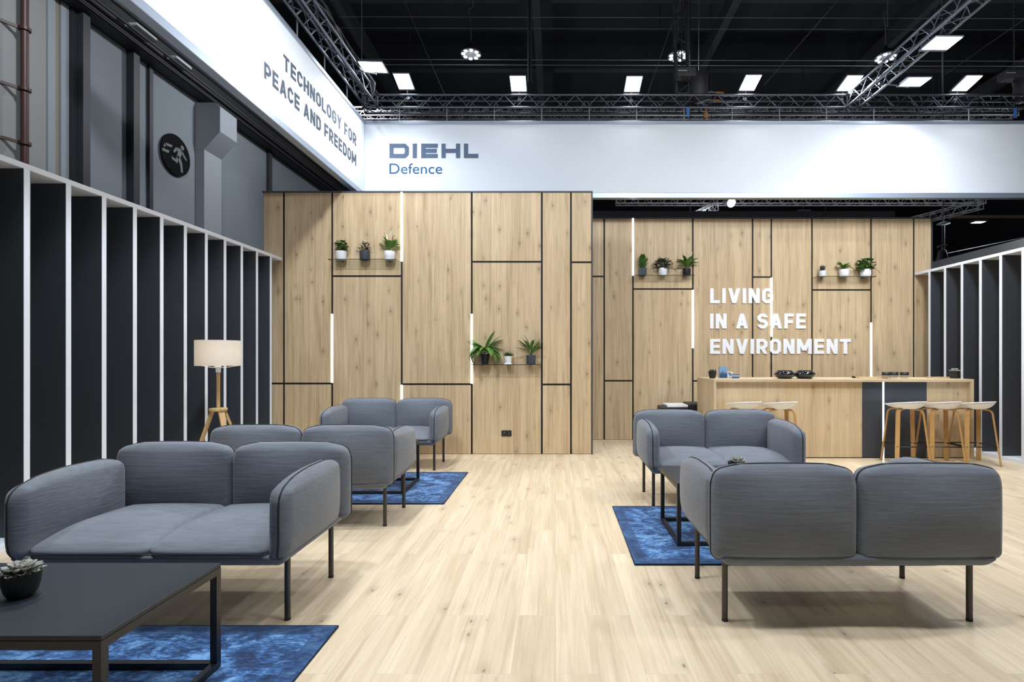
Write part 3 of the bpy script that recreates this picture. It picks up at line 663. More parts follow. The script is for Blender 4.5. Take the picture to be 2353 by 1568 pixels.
# ------------------------------------------------------------------ rugs
RT = 0.010
def make_rug(label, x, y):
    r = empty('rug', (x, y, 0), label=label, cat='rug', group='mottled blue rugs')
    g = MB(); g.box(-0.965, 0.965, -0.655, 0.655, 0.0, RT); g.build('pile', M['rug'], r, bevel=0.003)
    g = MB(); g.tube([(-0.965, -0.655, 0.006), (0.965, -0.655, 0.006), (0.965, 0.655, 0.006), (-0.965, 0.655, 0.006)], 0.006, 6, closed=True); g.build('binding', M['rug_edge'], r)
    return r
rug = make_rug('mottled blue rug under the black coffee table at lower left', -1.075-0.965, 2.578-0.655)
for x, y, lab in ((-1.02-0.965, 5.407, 'mottled blue rug between the two rear sofas on the left'), (0.508+0.965, 4.008, 'mottled blue rug between the two sofas on the right')):
    r = copy_tree(rug); r.location = (x, y, 0); r['label'] = lab
# ------------------------------------------------------------------ coffee tables
def make_table(label):
    t = empty('coffee_table', (0, 0, RT), label=label, cat='coffee table', group='black metal coffee tables')
    hx, hy, ht, q = 0.60, 0.295, 0.444, 0.028
    g = MB(); g.box(-hx, hx, -hy, hy, ht-0.016, ht); g.build('table_top', M['table_top'], t, bevel=0.0015, segs=1)
    g = MB()
    for z in (0, ht-0.017-q):
        for s in (-1, 1):
            g.box(-hx+q, hx-q, s*hy-(q if s > 0 else 0), s*hy+(0 if s > 0 else q), z, z+q)
            g.box(s*hx-(q if s > 0 else 0), s*hx+(0 if s > 0 else q), -hy+q, hy-q, z, z+q)
    g.build('frame', M['steel_black'], t)
    for sx in (-1, 1):
        for sy in (-1, 1):
            g = MB(); g.box(sx*hx-(q if sx > 0 else 0), sx*hx+(0 if sx > 0 else q), sy*hy-(q if sy > 0 else 0), sy*hy+(0 if sy > 0 else q), 0, ht-0.017); g.build('leg', M['steel_black'], t)
    return t
table = make_table('black steel coffee table at lower left with a grey succulent on top'); table.location = (-1.434-0.60, 1.942, RT)
for x, y, lab in ((-1.475-0.60, 5.365, 'black steel coffee table between the two rear sofas on the left'), (0.853+0.60, 3.96, 'black steel coffee table between the two sofas on the right')):
    t = copy_tree(table); t.location = (x, y, RT); t['label'] = lab

# ================================================================== PLANTS
def leaf(mb, base, az, length, width, el, curl, n=7, fold=0.25, prof=None, thick=0, roll=0):
    b = Vector(base); out = Vector((math.cos(az), math.sin(az), 0)); side = Vector((-math.sin(az), math.cos(az), 0))
    p = b.copy(); rows = []; a = el
    for i in range(n+1):
        t = i/n; w = width*(prof(t) if prof else math.sin(PI*min(1, 0.06+t*0.94)**0.75))
        d = out*math.cos(a)+Vector((0, 0, 1))*math.sin(a); nrm = -out*math.sin(a)+Vector((0, 0, 1))*math.cos(a)
        s2 = side*math.cos(roll)+nrm*math.sin(roll)
        rows.append((p-s2*w/2+nrm*w*fold, p.copy(), p+s2*w/2+nrm*w*fold, p-nrm*thick*(prof(t) if prof else math.sin(PI*min(1, 0.1+t*0.9)))))
        p = p+d*length/n; a -= curl/n
    vs = []; fs = []
    k = 4 if thick else 3
    for r in rows: vs += list(r[:k])
    for i in range(n):
        o = i*k; q = o+k
        fs += [(o, o+1, q+1, q), (o+1, o+2, q+2, q+1)]
        if thick: fs += [(o+3, o, q, q+3), (o+2, o+3, q+3, q+2)]
    mb.add(vs, fs, True)
def U(a, b): return random.uniform(a, b)
def pot(parent, kind, r, h, m, soil=True):
    g = MB()
    if kind == 'round':
        g.lathe([(r*0.001, 0), (r*0.92, 0), (r*0.96, h*0.04), (r, h), (r*0.93, h), (r*0.90, h*0.84)], 32)
    elif kind == 'saucer':
        g.lathe([(r*0.001, 0), (r*0.95, 0), (r*0.97, h*0.10), (r*0.90, h*0.115), (r*0.90, h*0.14), (r*0.98, h*0.2), (r, h*0.97), (r*0.97, h), (r*0.92, h), (r*0.90, h*0.84)], 32)
    elif kind == 'taper':
        g.lathe([(r*0.001, 0), (r*0.66, 0), (r*0.74, h*0.15), (r*0.94, h*0.75), (r, h), (r*0.93, h), (r*0.88, h*0.82)], 32)
    elif kind == 'bowl':
        g.lathe([(r*0.001, 0), (r*0.56, 0), (r*0.66, h*0.03), (r*0.84, h*0.22), (r*0.95, h*0.5), (r, h*0.8), (r*0.99, h), (r*0.94, h), (r*0.93, h*0.85)], 40)
    elif kind == 'square':
        for z0, z1, a, b in ((0, h, 0.86, 1.0),):
            vs = [(sx*r*k, sy*r*k, z) for z, k in ((z0, a), (z1, b)) for sx, sy in ((-1, -1), (1, -1), (1, 1), (-1, 1))]
            vs += [(sx*r*0.9, sy*r*0.9, z) for z in (h, h*0.8) for sx, sy in ((-1, -1), (1, -1), (1, 1), (-1, 1))]
            g.add(vs, [(3, 2, 1, 0)] + [(i, (i+1) % 4, 4+(i+1) % 4, 4+i) for i in range(4)] + [(4+i, 4+(i+1) % 4, 8+(i+1) % 4, 8+i) for i in range(4)] + [(8+i, 8+(i+1) % 4, 12+(i+1) % 4, 12+i) for i in range(4)])
    o = g.build('pot', m, parent, angle=40)
    g = MB()
    if kind == 'square': g.box(-r*0.89, r*0.89, -r*0.89, r*0.89, h*0.6, h*0.84)
    else: g.lathe([(0.001, h*0.85), (r*0.88, h*0.84)], 24)
    g.build('soil', M['soil'], parent)
    return o
def bushy(g, R, Hh, z0, n, lw, ll):
    for i in range(n):
        th = U(0, 2*PI); f = U(0, 1)**0.5; zz = U(0.0, 1); rad = R*f*math.sin(PI*(0.18+0.72*zz))*1.0
        leaf(g, (rad*0.75*math.cos(th), rad*0.75*math.sin(th)*0.7, z0+Hh*zz), th+U(-0.6, 0.6), ll*U(0.7, 1.2), lw*U(0.8, 1.2), U(-0.3, 0.9), U(0.2, 1.2), n=4, fold=0.12)
def foliage_bush(parent, R, Hh, z0, n, lw, ll, m, trail=0):
    g = MB()
    bushy(g, R, Hh, z0, n, lw, ll)
    g.build('foliage', m, parent)
    g = MB()
    for i in range(7):
        th = U(0, 2*PI); g.tube([(0, 0, z0-0.03), (R*0.25*math.cos(th), R*0.2*math.sin(th), z0+Hh*0.45), (R*0.6*math.cos(th), R*0.45*math.sin(th), z0+Hh*0.85)], 0.003, 5)
    for i in range(trail):
        th = U(-0.7, 0.5) if i % 3 else U(2.6, 3.6)
        p0 = Vector((0, 0, z0)); dx = math.cos(th); dy = -abs(math.sin(th))*0.5
        pts = [p0+Vector((dx*R*k*0.5, dy*R*k*0.4, Hh*(0.5*k-0.26*k*k))) for k in (0, 0.6, 1.2, 1.8, 2.3)]
        g.tube(pts, 0.0022, 5)
    g.build('stems', M['stem'], parent)
def foliage_lily(parent, n, L, w, z0, m, spathes=3, spread=1.0, big=False, flat=0.55):
    g = MB()
    for i in range(n):
        az = 2*PI*i/n*1.618*2+U(-0.3, 0.3)
        # shelves are narrow: leaves lean along the shelf more than across it
        az = math.atan2(math.sin(az)*(flat if math.sin(az) < 0 else flat*0.35), math.cos(az))
        leaf(g, (U(-0.012, 0.012), U(-0.01, 0.01), z0), az, L*U(0.7, 1.1), w*U(0.8, 1.15), U(0.85, 1.5), U(0.35, 1.5)*spread, n=8, fold=0.18,
             prof=lambda t: 0.12+0.88*math.sin(PI*min(1, max(0, (t-0.25)/0.75)))**0.8 if t < 0.999 else 0.02)
    g.build('foliage', m, parent)
    for i in range(spathes):
        x = (-0.6, 0.35, 0.9)[i % 3]*L*0.35; hh = L*(0.95, 1.18, 1.05)[i % 3]
        g = MB(); g.tube([(0, 0, z0), (x*0.5, 0, z0+hh*0.5), (x, 0, z0+hh*0.82)], 0.0022, 5)
        leaf(g, (x, -0.004, z0+hh*0.8), 0 if x > 0 else PI, L*(0.50 if big else 0.24), L*(0.34 if big else 0.08), 1.35, 0.3, n=8, fold=0.3)
        g.build('spathe', M['spathe'], parent)
def foliage_fern(parent, n, L, z0, m):
    g = MB()
    for i in range(n):
        az = 2*PI*i/n+U(-0.25, 0.25); az = math.atan2(math.sin(az)*(0.5 if math.sin(az) < 0 else 0.12), math.cos(az))
        el = U(0.7, 1.5); cu = U(0.5, 1.3) if i % 3 == 0 else U(2.4, 3.4); ln = L*U(0.75, 1.05)
        p = Vector((0, 0, z0)); a = el; out = Vector((math.cos(az), math.sin(az), 0)); side = Vector((-math.sin(az), math.cos(az), 0)); K = 22; spine = [p.copy()]
        for k in range(K):
            d = out*math.cos(a)+Vector((0, 0, math.sin(a))); p = p+d*ln/K; spine.append(p.copy()); t = (k+1)/K; a -= cu/K
            if t > 0.14:
                wl = ln*0.20*math.sin(PI*min(1, 0.12+t*0.86))**0.8
                nrm = -out*math.sin(a)+Vector((0, 0, math.cos(a)))
                for s in (-1, 1):
                    q = p+side*s*wl+d*wl*0.45-nrm*wl*0.22; m1 = (p+q)/2; wd = d*ln/K*0.52
                    g.add([p-wd*0.8, m1-wd+nrm*0.002, q, m1+wd+nrm*0.002, p+wd*0.8], [(0, 1, 2, 3, 4) if s > 0 else (4, 3, 2, 1, 0)], True)
        g.tube(spine, 0.0016, 4, cap=False)
    g.build('foliage', m, parent)
def foliage_rosette(parent, rings, R, z0, m, tilt=0):
    g = MB()
    for k, (n, rr, el, w) in enumerate(rings):
        for i in range(n):
            az = 2*PI*(i+0.5*(k % 2))/n+U(-0.08, 0.08)
            leaf(g, (0.06*R*math.cos(az), 0.06*R*math.sin(az), z0+0.07*R*k), az, R*rr, R*w, el+U(-0.06, 0.06), -0.35, n=6, fold=0.22, thick=R*0.13,
                 prof=lambda t: (0.35+0.65*math.sin(PI*min(1, t*0.72))) if t < 0.8 else max(0.02, (1-t)/0.2*0.88))
    return g.build('rosette', m, parent)
def foliage_spikes(parent, n, L, r, z0, m, spread):
    g = MB()
    for i in range(n):
        az = i*2.4; f = (i/n)**0.5; el = PI/2-spread*f
        d = Vector((math.cos(az)*math.cos(el), math.sin(az)*math.cos(el), math.sin(el))); b = Vector((math.cos(az)*0.3*r*f, math.sin(az)*0.3*r*f, z0-0.01))
        ln = L*U(0.75, 1.05)
        g.tube([b, b+d*ln*0.4, b+d*ln*0.8, b+d*ln], [r*0.16, r*0.15, r*0.075, r*0.01], 6)
    g.build('leaves', m, parent)

def place(name, pxc, pybase, Y, label, group=None, cat='plant'):
    X, Z = px(pxc, pybase, Y); return empty(name, (X, Y, Z), label=label, cat=cat, group=group)
# glass shelves: (px a, px b at the wall), row of the front edge, wall depth, shelf depth
SH = {}
for key, pa, pb, row, Yw, lab in (('LT', 763, 923, 595, YL, 'glass shelf high on the left oak wall with three potted plants'),
                                  ('LB', 1084, 1245, 837.5, YL, 'glass shelf at mid height on the left oak wall carrying the fern'),
                                  ('RL', 1455, 1592, 631.5, YR, 'glass shelf on the right oak wall at upper left of the slogan'),
                                  ('RR', 1866, 2002, 634.3, YR, 'glass shelf on the right oak wall at upper right of the slogan')):
    d = 0.165; xa, xb = (pa-1277)*Yw/F, (pb-1277)*Yw/F; Z = px(0, row, Yw-d)[1]
    e = empty('glass_shelf', ((xa+xb)/2, Yw-d/2, Z-0.006), label=lab, cat='shelf', group='glass shelves on the oak walls')
    g = MB(); hx = (xb-xa)/2-0.013
    g.box(-hx, hx, -d/2, d/2, -0.004, 0.004)
    g.mi = [0, 0, 1, 0, 1, 1]; g.build('pane', [M['shelf_glass'], M['shelf_edge']], e)
    for s in (-0.7, 0.7):
        g = MB(); g.box(s*hx-0.012, s*hx+0.012, d/2-0.03, d/2+0.004, -0.010, -0.004); g.build('clip', M['shelf_edge'], e)
    SH[key] = (Yw-d*0.5, Z-0.006+0.0045)
def onshelf(name, key, pxc, label):
    Y, Z = SH[key]; return empty(name, ((pxc-1277)*Y/F, Y, Z), label=label, cat='plant', group='potted plants on the glass shelves')
s7 = 7.17/F; s8 = 8.45/F
p = onshelf('potted_plant', 'LT', 784, 'bushy green plant in a white pot, leftmost on the high left shelf'); pot(p, 'round', 12*s7, 20*s7, M['pot_white']); foliage_bush(p, 18*s7, 22*s7, 20*s7, 110, 0.038, 0.05, M['leaf'])
p = onshelf('potted_plant', 'LT', 838, 'dark spindly plant in a grey pot, middle of the high left shelf'); pot(p, 'round', 11.3*s7, 20*s7, M['pot_grey']); foliage_bush(p, 19*s7, 20*s7, 20*s7, 60, 0.018, 0.06, M['leaf_dark'])
p = onshelf('peace_lily', 'LT', 895, 'peace lily with a large cream bloom in a white pot on the high left shelf'); pot(p, 'saucer', 12*s7, 20*s7, M['pot_white']); foliage_lily(p, 20, 0.22, 0.05, 19*s7, M['leaf_light'], 2, 1.2, True)
p = onshelf('potted_fern', 'LB', 1114, 'arching green fern in a black pot beside the lit strip'); pot(p, 'taper', 11*s7, 24*s7, M['pot_black']); foliage_fern(p, 30, 0.33, 25*s7, M['leaf_light'])
p = onshelf('potted_succulent', 'LB', 1168, 'small dark spiky succulent in a ribbed white pot between the fern and the peace lily'); pot(p, 'taper', 9.5*s7, 19*s7, M['pot_white'])
g = MB(); g.box(-8.2*s7, 8.2*s7, -8.2*s7, 8.2*s7, 0, 3*s7); g.build('saucer', M['pot_white'], p, bevel=0.004)
foliage_spikes(p, 30, 0.085, 0.05, 19*s7, M['leaf_dark'], 1.25)
p = onshelf('peace_lily', 'LB', 1220, 'peace lily with three slim white blooms in a grey pot on the fern shelf'); pot(p, 'round', 11*s7, 21*s7, M['pot_grey']); foliage_lily(p, 26, 0.29, 0.040, 20*s7, M['leaf'], 3)
p = onshelf('potted_cypress', 'RL', 1477, 'upright dense little conifer in a grey square pot beside the lit strip'); pot(p, 'square', 8.5*s8, 16.5*s8, M['pot_grey'])
g = MB()
for i in range(420):
    th = U(0, 2*PI); zz = U(0, 1); rad = 10.5*s8*math.sin(PI*(0.12+0.80*zz))*U(0.5, 1)
    leaf(g, (rad*math.cos(th), rad*math.sin(th), 17*s8+29*s8*zz), th+U(-0.5, 0.5), U(0.028, 0.048), 0.015, U(0.4, 1.4), 0.3, n=2, fold=0.1)
g.build('foliage', M['leaf'], p)
g = MB(); g.tube([(0, 0, 12*s8), (0, 0, 40*s8)], 0.005, 6); g.build('trunk', M['stem'], p)
p = onshelf('trailing_plant', 'RL', 1523, 'dark trailing ivy plant in a white pot, middle of the upper left slogan shelf'); pot(p, 'saucer', 9.8*s8, 17*s8, M['pot_white']); foliage_bush(p, 30*s8, 25*s8, 14*s8, 260, 0.030, 0.040, M['leaf_violet'], 5)
p = onshelf('peace_lily', 'RL', 1578, 'broad leaved peace lily in a black pot, right on the upper left slogan shelf'); pot(p, 'round', 9.2*s8, 16*s8, M['pot_black']); foliage_lily(p, 18, 0.27, 0.068, 15*s8, M['leaf'], 3)
p = onshelf('potted_succulent', 'RR', 1890, 'little slate cactus with upright spikes in a white pot, upper right of the slogan'); pot(p, 'round', 8*s8, 13.5*s8, M['pot_white']); foliage_spikes(p, 22, 0.10, 0.065, 14*s8, M['leaf_spike'], 0.35)
p = onshelf('spider_plant', 'RR', 1940, 'light green spider plant in a white pot, middle of the upper right slogan shelf'); pot(p, 'saucer', 10.8*s8, 16.5*s8, M['pot_white']); foliage_lily(p, 20, 0.185, 0.034, 15*s8, M['leaf_light'], 0, 1.4)
p = onshelf('trailing_plant', 'RR', 1989, 'leafy green trailing plant in a white pot, rightmost on the upper right slogan shelf'); pot(p, 'saucer', 11.5*s8, 17*s8, M['pot_white']); foliage_bush(p, 29*s8, 27*s8, 14*s8, 150, 0.045, 0.058, M['leaf'], 4)

# succulents on the tables
p = empty('potted_succulent', (-1.965, 1.92, RT+0.444+0.0005), label='grey green rosette succulent in a round black bowl on the lower left coffee table', cat='plant', group='rosette succulents in black pots')
R = 0.056; pot(p, 'bowl', R, 0.098, M['pot_black']); foliage_rosette(p, [(9, 1.22, 0.02, 0.52), (8, 1.10, 0.28, 0.54), (7, 0.90, 0.58, 0.52), (5, 0.66, 0.9, 0.44), (3, 0.42, 1.25, 0.34)], R, 0.086, M['leaf_grey'])
g = MB()
for i in range(26):
    th = U(-2.6, 0.6); leaf(g, (R*0.72*math.cos(th), R*0.72*math.sin(th), 0.084), th, 0.026, 0.013, 0.4, 0.2, n=3)
g.build('offsets', M['leaf_light'], p)
p = empty('potted_succulent', (1.345, 3.86, RT+0.444+0.0005), label='grey green rosette succulent in a black square pot on the right coffee table', cat='plant', group='rosette succulents in black pots')
pot(p, 'square', 0.056, 0.108, M['pot_black']); foliage_rosette(p, [(7, 1.15, 0.40, 0.52), (6, 1.1, 0.80, 0.52), (4, 0.95, 1.15, 0.46), (3, 0.7, 1.4, 0.3)], 0.058, 0.096, M['leaf_grey'])

# ================================================================== COUNTER
YC, YC2 = 6.88, 7.68; xa, xb, zt = 2.081, 5.512, 1.055
e = empty('bar_counter', (0, 0, 0), label='long oak bar counter with a dark section and a lit strip in its front', cat='counter')
g = MB(); g.box(xa, xb, YC, YC2, zt-0.036, zt); g.build('counter_top', M['counter_top'], e, bevel=0.002, segs=1)
for x0, x1 in ((xa, xa+0.036), (xb-0.036, xb)):
    g = MB(); g.box(x0, x1, YC, YC2, 0, zt-0.0365); g.build('side_panel', M['counter_wood'], e, bevel=0.002, segs=1)
yf = YC+0.075
cx = lambda p: (p-1277)*yf/F
for x0, x1, m, nm in ((xa+0.036, cx(1981), 'counter_wood', 'front_panel'), (cx(1981), cx(2030)-0.012, 'dark_panel', 'dark_panel'), (cx(2030)+0.012, cx(2129.5), 'dark_panel', 'dark_panel'), (cx(2129.5), xb-0.036, 'counter_wood', 'front_panel')):
    g = MB(); g.box(x0+0.001, x1-0.001, yf, yf+0.03, 0.012, zt-0.036); g.build(nm, M[m], e)
g = MB(); g.box(cx(2030)-0.012, cx(2030)+0.012, yf+0.002, yf+0.03, 0.0, zt-0.036); g.build('light_strip', M['led'], e)
g = MB(); g.box(xa+0.036, xb-0.036, yf+0.008, yf+0.04, 0, 0.02); g.build('kick_plate', M['groove'], e)
ZC = zt+0.0005
# things on the counter
k7 = 7.05/F
def oncounter(name, pxc, Y, label, cat, group=None): return empty(name, ((pxc-1277)*Y/F, Y, ZC), label=label, cat=cat, group=group)
p = oncounter('potted_succulent', 1637, 7.2, 'tiny dark succulent in a black pot at the left end of the counter', 'plant', 'small plants on the counter'); pot(p, 'taper', 9.5*k7, 17*k7, M['pot_black']); foliage_spikes(p, 9, 0.055, 0.07, 16*k7, M['leaf_dark'], 0.95)
p = oncounter('potted_succulent', 2193.5, 7.15, 'grey green rosette succulent in a black pot at the right end of the counter', 'plant', 'small plants on the counter'); pot(p, 'taper', 11*k7, 16*k7, M['pot_black']); foliage_rosette(p, [(8, 1.15, 0.35, 0.5), (7, 1.0, 0.8, 0.5), (4, 0.75, 1.2, 0.4)], 11*k7, 14*k7, M['leaf_grey'])
p = oncounter('brochure_holder', 1662, 7.22, 'clear stand of tall blue brochures on the counter beside the tiny succulent', 'brochures')
g = MB(); g.box(-0.062, 0.062, -0.03, 0.03, 0, 0.004); g.box(-0.062, 0.062, 0.024, 0.03, 0.004, 0.15); g.box(-0.062, 0.062, -0.03, -0.026, 0.004, 0.05); g.build('acrylic_stand', M['glass'], p)
g = MB(); g.box(-0.056, 0.05, -0.018, 0.016, 0.006, 0.162); g.build('brochures', M['brochure'], p)
g = MB(); g.box(-0.054, 0.048, -0.0195, -0.018, 0.008, 0.075); g.add([(-0.035, -0.0193, 0.08), (0.0, -0.0193, 0.08), (-0.012, -0.0193, 0.105), (-0.025, -0.0193, 0.092)], [(0, 1, 2, 3)]); g.build('cover_picture', M['brochure_dark'], p)
p = oncounter('leaflet_stack', 1687, 7.2, 'low stack of blue grey leaflets on the counter in front of the brochure holder', 'leaflets')
g = MB(); g.box(-0.055, 0.055, -0.05, 0.05, 0, 0.04); g.build('pages', M['paper'], p)
g = MB(); g.box(-0.055, 0.055, -0.052, 0.052, 0.0405, 0.055); g.box(-0.052, 0.055, -0.0515, -0.0505, 0.002, 0.03); g.build('cover', M['brochure_dark'], p)
p = oncounter('card_box', 1674, 7.36, 'small white card box between the brochures and the leaflets', 'box'); g = MB(); g.box(-0.03, 0.05, -0.03, 0.03, 0, 0.085); g.build('carton', M['paper'], p, bevel=0.003); g = MB(); g.box(-0.02, 0.03, -0.0315, -0.03, 0.06, 0.075); g.build('print', M['brochure_dark'], p)
dish = None
for pxc, lab in ((1803, 'glossy black rounded dish on the counter, the left one of two'), (1849, 'glossy black rounded dish on the counter, the right one of two')):
    if dish is None:
        dish = oncounter('serving_dish', pxc, 7.1, lab, 'dish', 'glossy black dishes on the counter')
        g = MB(); R = 23.5*k7
        g.lathe([(0.001, 0), (R*0.55, 0), (R*0.62, 0.006), (R*0.86, 0.028), (R*0.985, 0.052), (R, 0.062), (R*0.96, 0.074), (R*0.80, 0.098), (R*0.66, 0.106), (R*0.60, 0.102), (R*0.3, 0.094), (0.001, 0.092)], 48); g.build('body', M['gloss_black'], dish)
        g = MB(); g.lathe([(R*0.66, 0.1055), (R*0.69, 0.110), (R*0.64, 0.112), (R*0.61, 0.106)], 48); g.build('rim', M['leg_metal'], dish)
        d = dish
    else:
        d = copy_tree(dish); d.location.x = (pxc-1277)*7.1/F; d['label'] = lab
tum = None
for pxc, Y, lab in ((2036.5, 7.05, 'clear tumbler with a dark upper band on the counter, left of three'), (2054, 7.10, 'clear tumbler with a dark upper band on the counter, middle of three'), (2078, 7.05, 'clear tumbler with a dark upper band standing apart, right of the other two')):
    if tum is None:
        tum = oncounter('tumbler', pxc, Y, lab, 'glass', 'tumblers on the counter'); R = 9*k7
        g = MB(); g.lathe([(0.001, 0.004), (R*0.95, 0.004), (R, 0.0), (R, 0.088), (R*0.94, 0.088), (R*0.90, 0.012), (0.001, 0.012)], 28); g.build('glass', M['glass'], tum)
        g = MB(); g.lathe([(R*0.86, 0.052), (R*0.93, 0.06), (R*0.935, 0.086), (R*0.8, 0.0865), (R*0.5, 0.066), (0.001, 0.054)], 28); g.lathe([(R*1.01, 0.048), (R*1.012, 0.0885), (R*0.99, 0.089)], 28); g.build('dark_band', M['black'], tum)
        d = tum
    else: d = copy_tree(tum); d.location = ((pxc-1277)*Y/F, Y, ZC); d['label'] = lab
p = oncounter('serving_board', 1998, 7.25, 'flat wooden serving board lying on the counter left of the tumblers', 'board'); g = MB(); g.box(-0.2, 0.2, -0.1, 0.1, 0, 0.016); g.build('board', M['ash'], p, bevel=0.004); g = MB(); g.tube([(-0.2, 0, 0.014), (-0.24, 0, 0.02)], 0.012, 8); g.build('handle', M['black'], p)
p = oncounter('serving_board', 2162, 7.3, 'thin flat wooden tray lying on the counter behind the rosette succulent', 'board'); g = MB(); g.box(-0.14, 0.14, -0.1, 0.1, 0, 0.015); g.build('board', M['ash'], p, bevel=0.004)

# printer on its low cabinet
e = empty('low_cabinet', (1.93, 8.15, 0), label='low black cabinet behind the sofa by the right oak wall', cat='cabinet')
g = MB(); g.box(-0.42, 0.42, -0.28, 0.28, 0, 0.44); g.build('body', M['black'], e, bevel=0.004)
for s in (-1, 1):
    g = MB(); g.box(s*0.21-0.2, s*0.21+0.2, -0.295, -0.281, 0.03, 0.42); d_ = g.build('door', M['black'], e, bevel=0.003)
    g = MB(); g.box(s*0.03-0.006, s*0.03+0.006, -0.31, -0.296, 0.2, 0.3); g.build('handle', M['leg_metal'], d_)
p = empty('printer', (1.93, 8.1, 0.441), label='black printer with a white paper stack on its tray, left of the counter', cat='printer')
g = MB(); g.box(-0.32, 0.08, -0.20, 0.20, 0, 0.15); g.build('body', M['black'], p, bevel=0.012)
g = MB(); g.box(0.085, 0.33, -0.20, 0.20, 0, 0.205); g.build('feeder', M['black'], p, bevel=0.02)
g = MB(); g.box(0.12, 0.30, -0.215, -0.2, 0.10, 0.11); g.build('slot', M['leg_metal'], p)
g = MB(); g.box(-0.24, 0.075, -0.19, 0.17, 0.151, 0.185); g.build('paper', M['paper'], p, bevel=0.004)

# ================================================================== STOOLS
def make_stool(label):
    s = empty('bar_stool', (0, 0, 0), label=label, cat='stool', group='white shell bar stools at the counter')
    NR, NT = 12, 40
    top = []
    for i in range(NR+1):
        f = i/NR
        for k in range(NT):
            th = 2*PI*k/NT; c = math.cos(th+1.15); sq = 0.5+0.5*c
            rim = 0.046+0.056*sq; pw = 2.5+1.9*sq
            rx = 0.217; ry = 0.222
            sup = (abs(math.cos(th))**2.5+abs(math.sin(th))**2.5)**(-1/2.5)
            top.append((f*rx*math.cos(th)*sup*0.98, f*ry*math.sin(th)*sup*0.98, 0.700+rim*f**pw))
    bot = [(x, y, z-0.009) for x, y, z in top]
    n = len(top); fs = []
    for i in range(NR):
        for k in range(NT):
            a, b, c2, d = i*NT+k, i*NT+(k+1) % NT, (i+1)*NT+(k+1) % NT, (i+1)*NT+k
            if i == 0: fs.append((a, c2, d)); fs.append((n+a, n+d, n+c2)); continue
            fs.append((a, b, c2, d)); fs.append((n+d, n+c2, n+b, n+a))
    for k in range(NT):
        a, b = NR*NT+k, NR*NT+(k+1) % NT; fs.append((b, a, n+a, n+b))
    g = MB(); g.add(top+bot, fs, True); g.build('seat', M['seat_white'], s)
    for sx in (-1, 1):
        for sy in (-1, 1):
            B = Vector((sx*0.195, sy*0.195, 0)); T = Vector((sx*0.148, sy*0.125, 0.64))
            path = [B, B.lerp(T, 0.5), T, Vector((sx*0.139, sy*0.115, 0.668)), Vector((sx*0.118, sy*0.100, 0.684)), Vector((sx*0.05, sy*0.042, 0.690))]
            g = MB(); wdir = Vector((1, 0, 0)); rows = []
            side = Vector((1, 0, 0)) if sy*sx > 0 else Vector((1, 0, 0))
            m = len(path)
            for i, q in enumerate(path):
                d = (path[min(i+1, m-1)]-path[max(i-1, 0)]).normalized()
                u = (Vector((sx*0.62, -sy*0.78, 0))); u = (u-d*u.dot(d)).normalized(); v = d.cross(u)
                rows.append([q+u*a*0.025+v*b*0.0085 for a, b in ((-1, -1), (1, -1), (1, 1), (-1, 1))])
            vs = [p for r in rows for p in r]; fs = [(3, 2, 1, 0), tuple(range(4*m-4, 4*m))]
            for i in range(m-1):
                for k in range(4): fs.append((i*4+k, i*4+(k+1) % 4, i*4+4+(k+1) % 4, i*4+4+k))
            g.add(vs, fs, False); g.build('leg', M['ply'], s, bevel=0.003)
    g = MB(); r = 0.180
    g.tube([(-r, -r, 0.235), (r, -r, 0.235), (r, r, 0.235), (-r, r, 0.235)], 0.008, 8, closed=True); g.build('footrest', M['steel_black'], s)
    return s
st = make_stool('white shell bar stool with oak legs, in front of the lit strip of the counter'); st.location = (4.435, 6.625, 0); st.rotation_euler = (0, 0, -0.12)
for x, y, rz, lab in ((4.865, 6.625, -0.12, 'white shell bar stool with oak legs, middle of the three at the right end'), (5.285, 6.615, -0.1, 'white shell bar stool with oak legs, last one at the right end of the counter'),
                      (2.375, 6.60, -0.15, 'white shell bar stool half hidden by the sofa, left of the pair'), (2.815, 6.60, -0.05, 'white shell bar stool with legs partly hidden by the sofa, right of the pair')):
    s = copy_tree(st); s.location = (x, y, 0); s.rotation_euler = (0, 0, rz); s['label'] = lab

# ================================================================== FLOOR LAMP
YLp = 5.2; XLp = (501.5-1277)*YLp/F
e = empty('floor_lamp', (XLp, YLp, 0), label='wooden tripod floor lamp with a cream drum shade before the left slats', cat='floor lamp')
g = MB(); g.lathe([(0.199, 1.257), (0.199, 1.508), (0.196, 1.508), (0.196, 1.257), (0.199, 1.257)], 48); g.build('lamp_shade', M['shade'], e, angle=40)
g = MB()
for a in (0.3, 2.39, 4.49): g.tube([(0.197*math.cos(a), 0.197*math.sin(a), 1.26), (0.09*math.cos(a), 0.09*math.sin(a), 1.243), (0.02*math.cos(a), 0.02*math.sin(a), 1.236)], 0.003, 6)
g.build('shade_carrier', M['pot_white'], e)
g = MB(); g.tube([(0, 0, 0.835), (0, 0, 1.19)], 0.0165, 14); g.build('pole', M['ash'], e)
g = MB(); g.lathe([(0.022, 1.19), (0.022, 1.235), (0.026, 1.24), (0.026, 1.26), (0.001, 1.26)], 20); g.build('socket', M['pot_white'], e)
g = MB(); g.lathe([(0.001, 1.26), (0.02, 1.265), (0.032, 1.30), (0.03, 1.33), (0.015, 1.345), (0.001, 1.347)], 20); g.build('bulb', mat('bulb_warm', (1, 0.9, 0.8), 0.4, emit=(1, 0.78, 0.5), estr=6), e)
g = MB(); g.lathe([(0.001, 0.806), (0.078, 0.806), (0.08, 0.81), (0.08, 0.83), (0.078, 0.835), (0.001, 0.835)], 32); g.build('hub', M['ash'], e, angle=30)
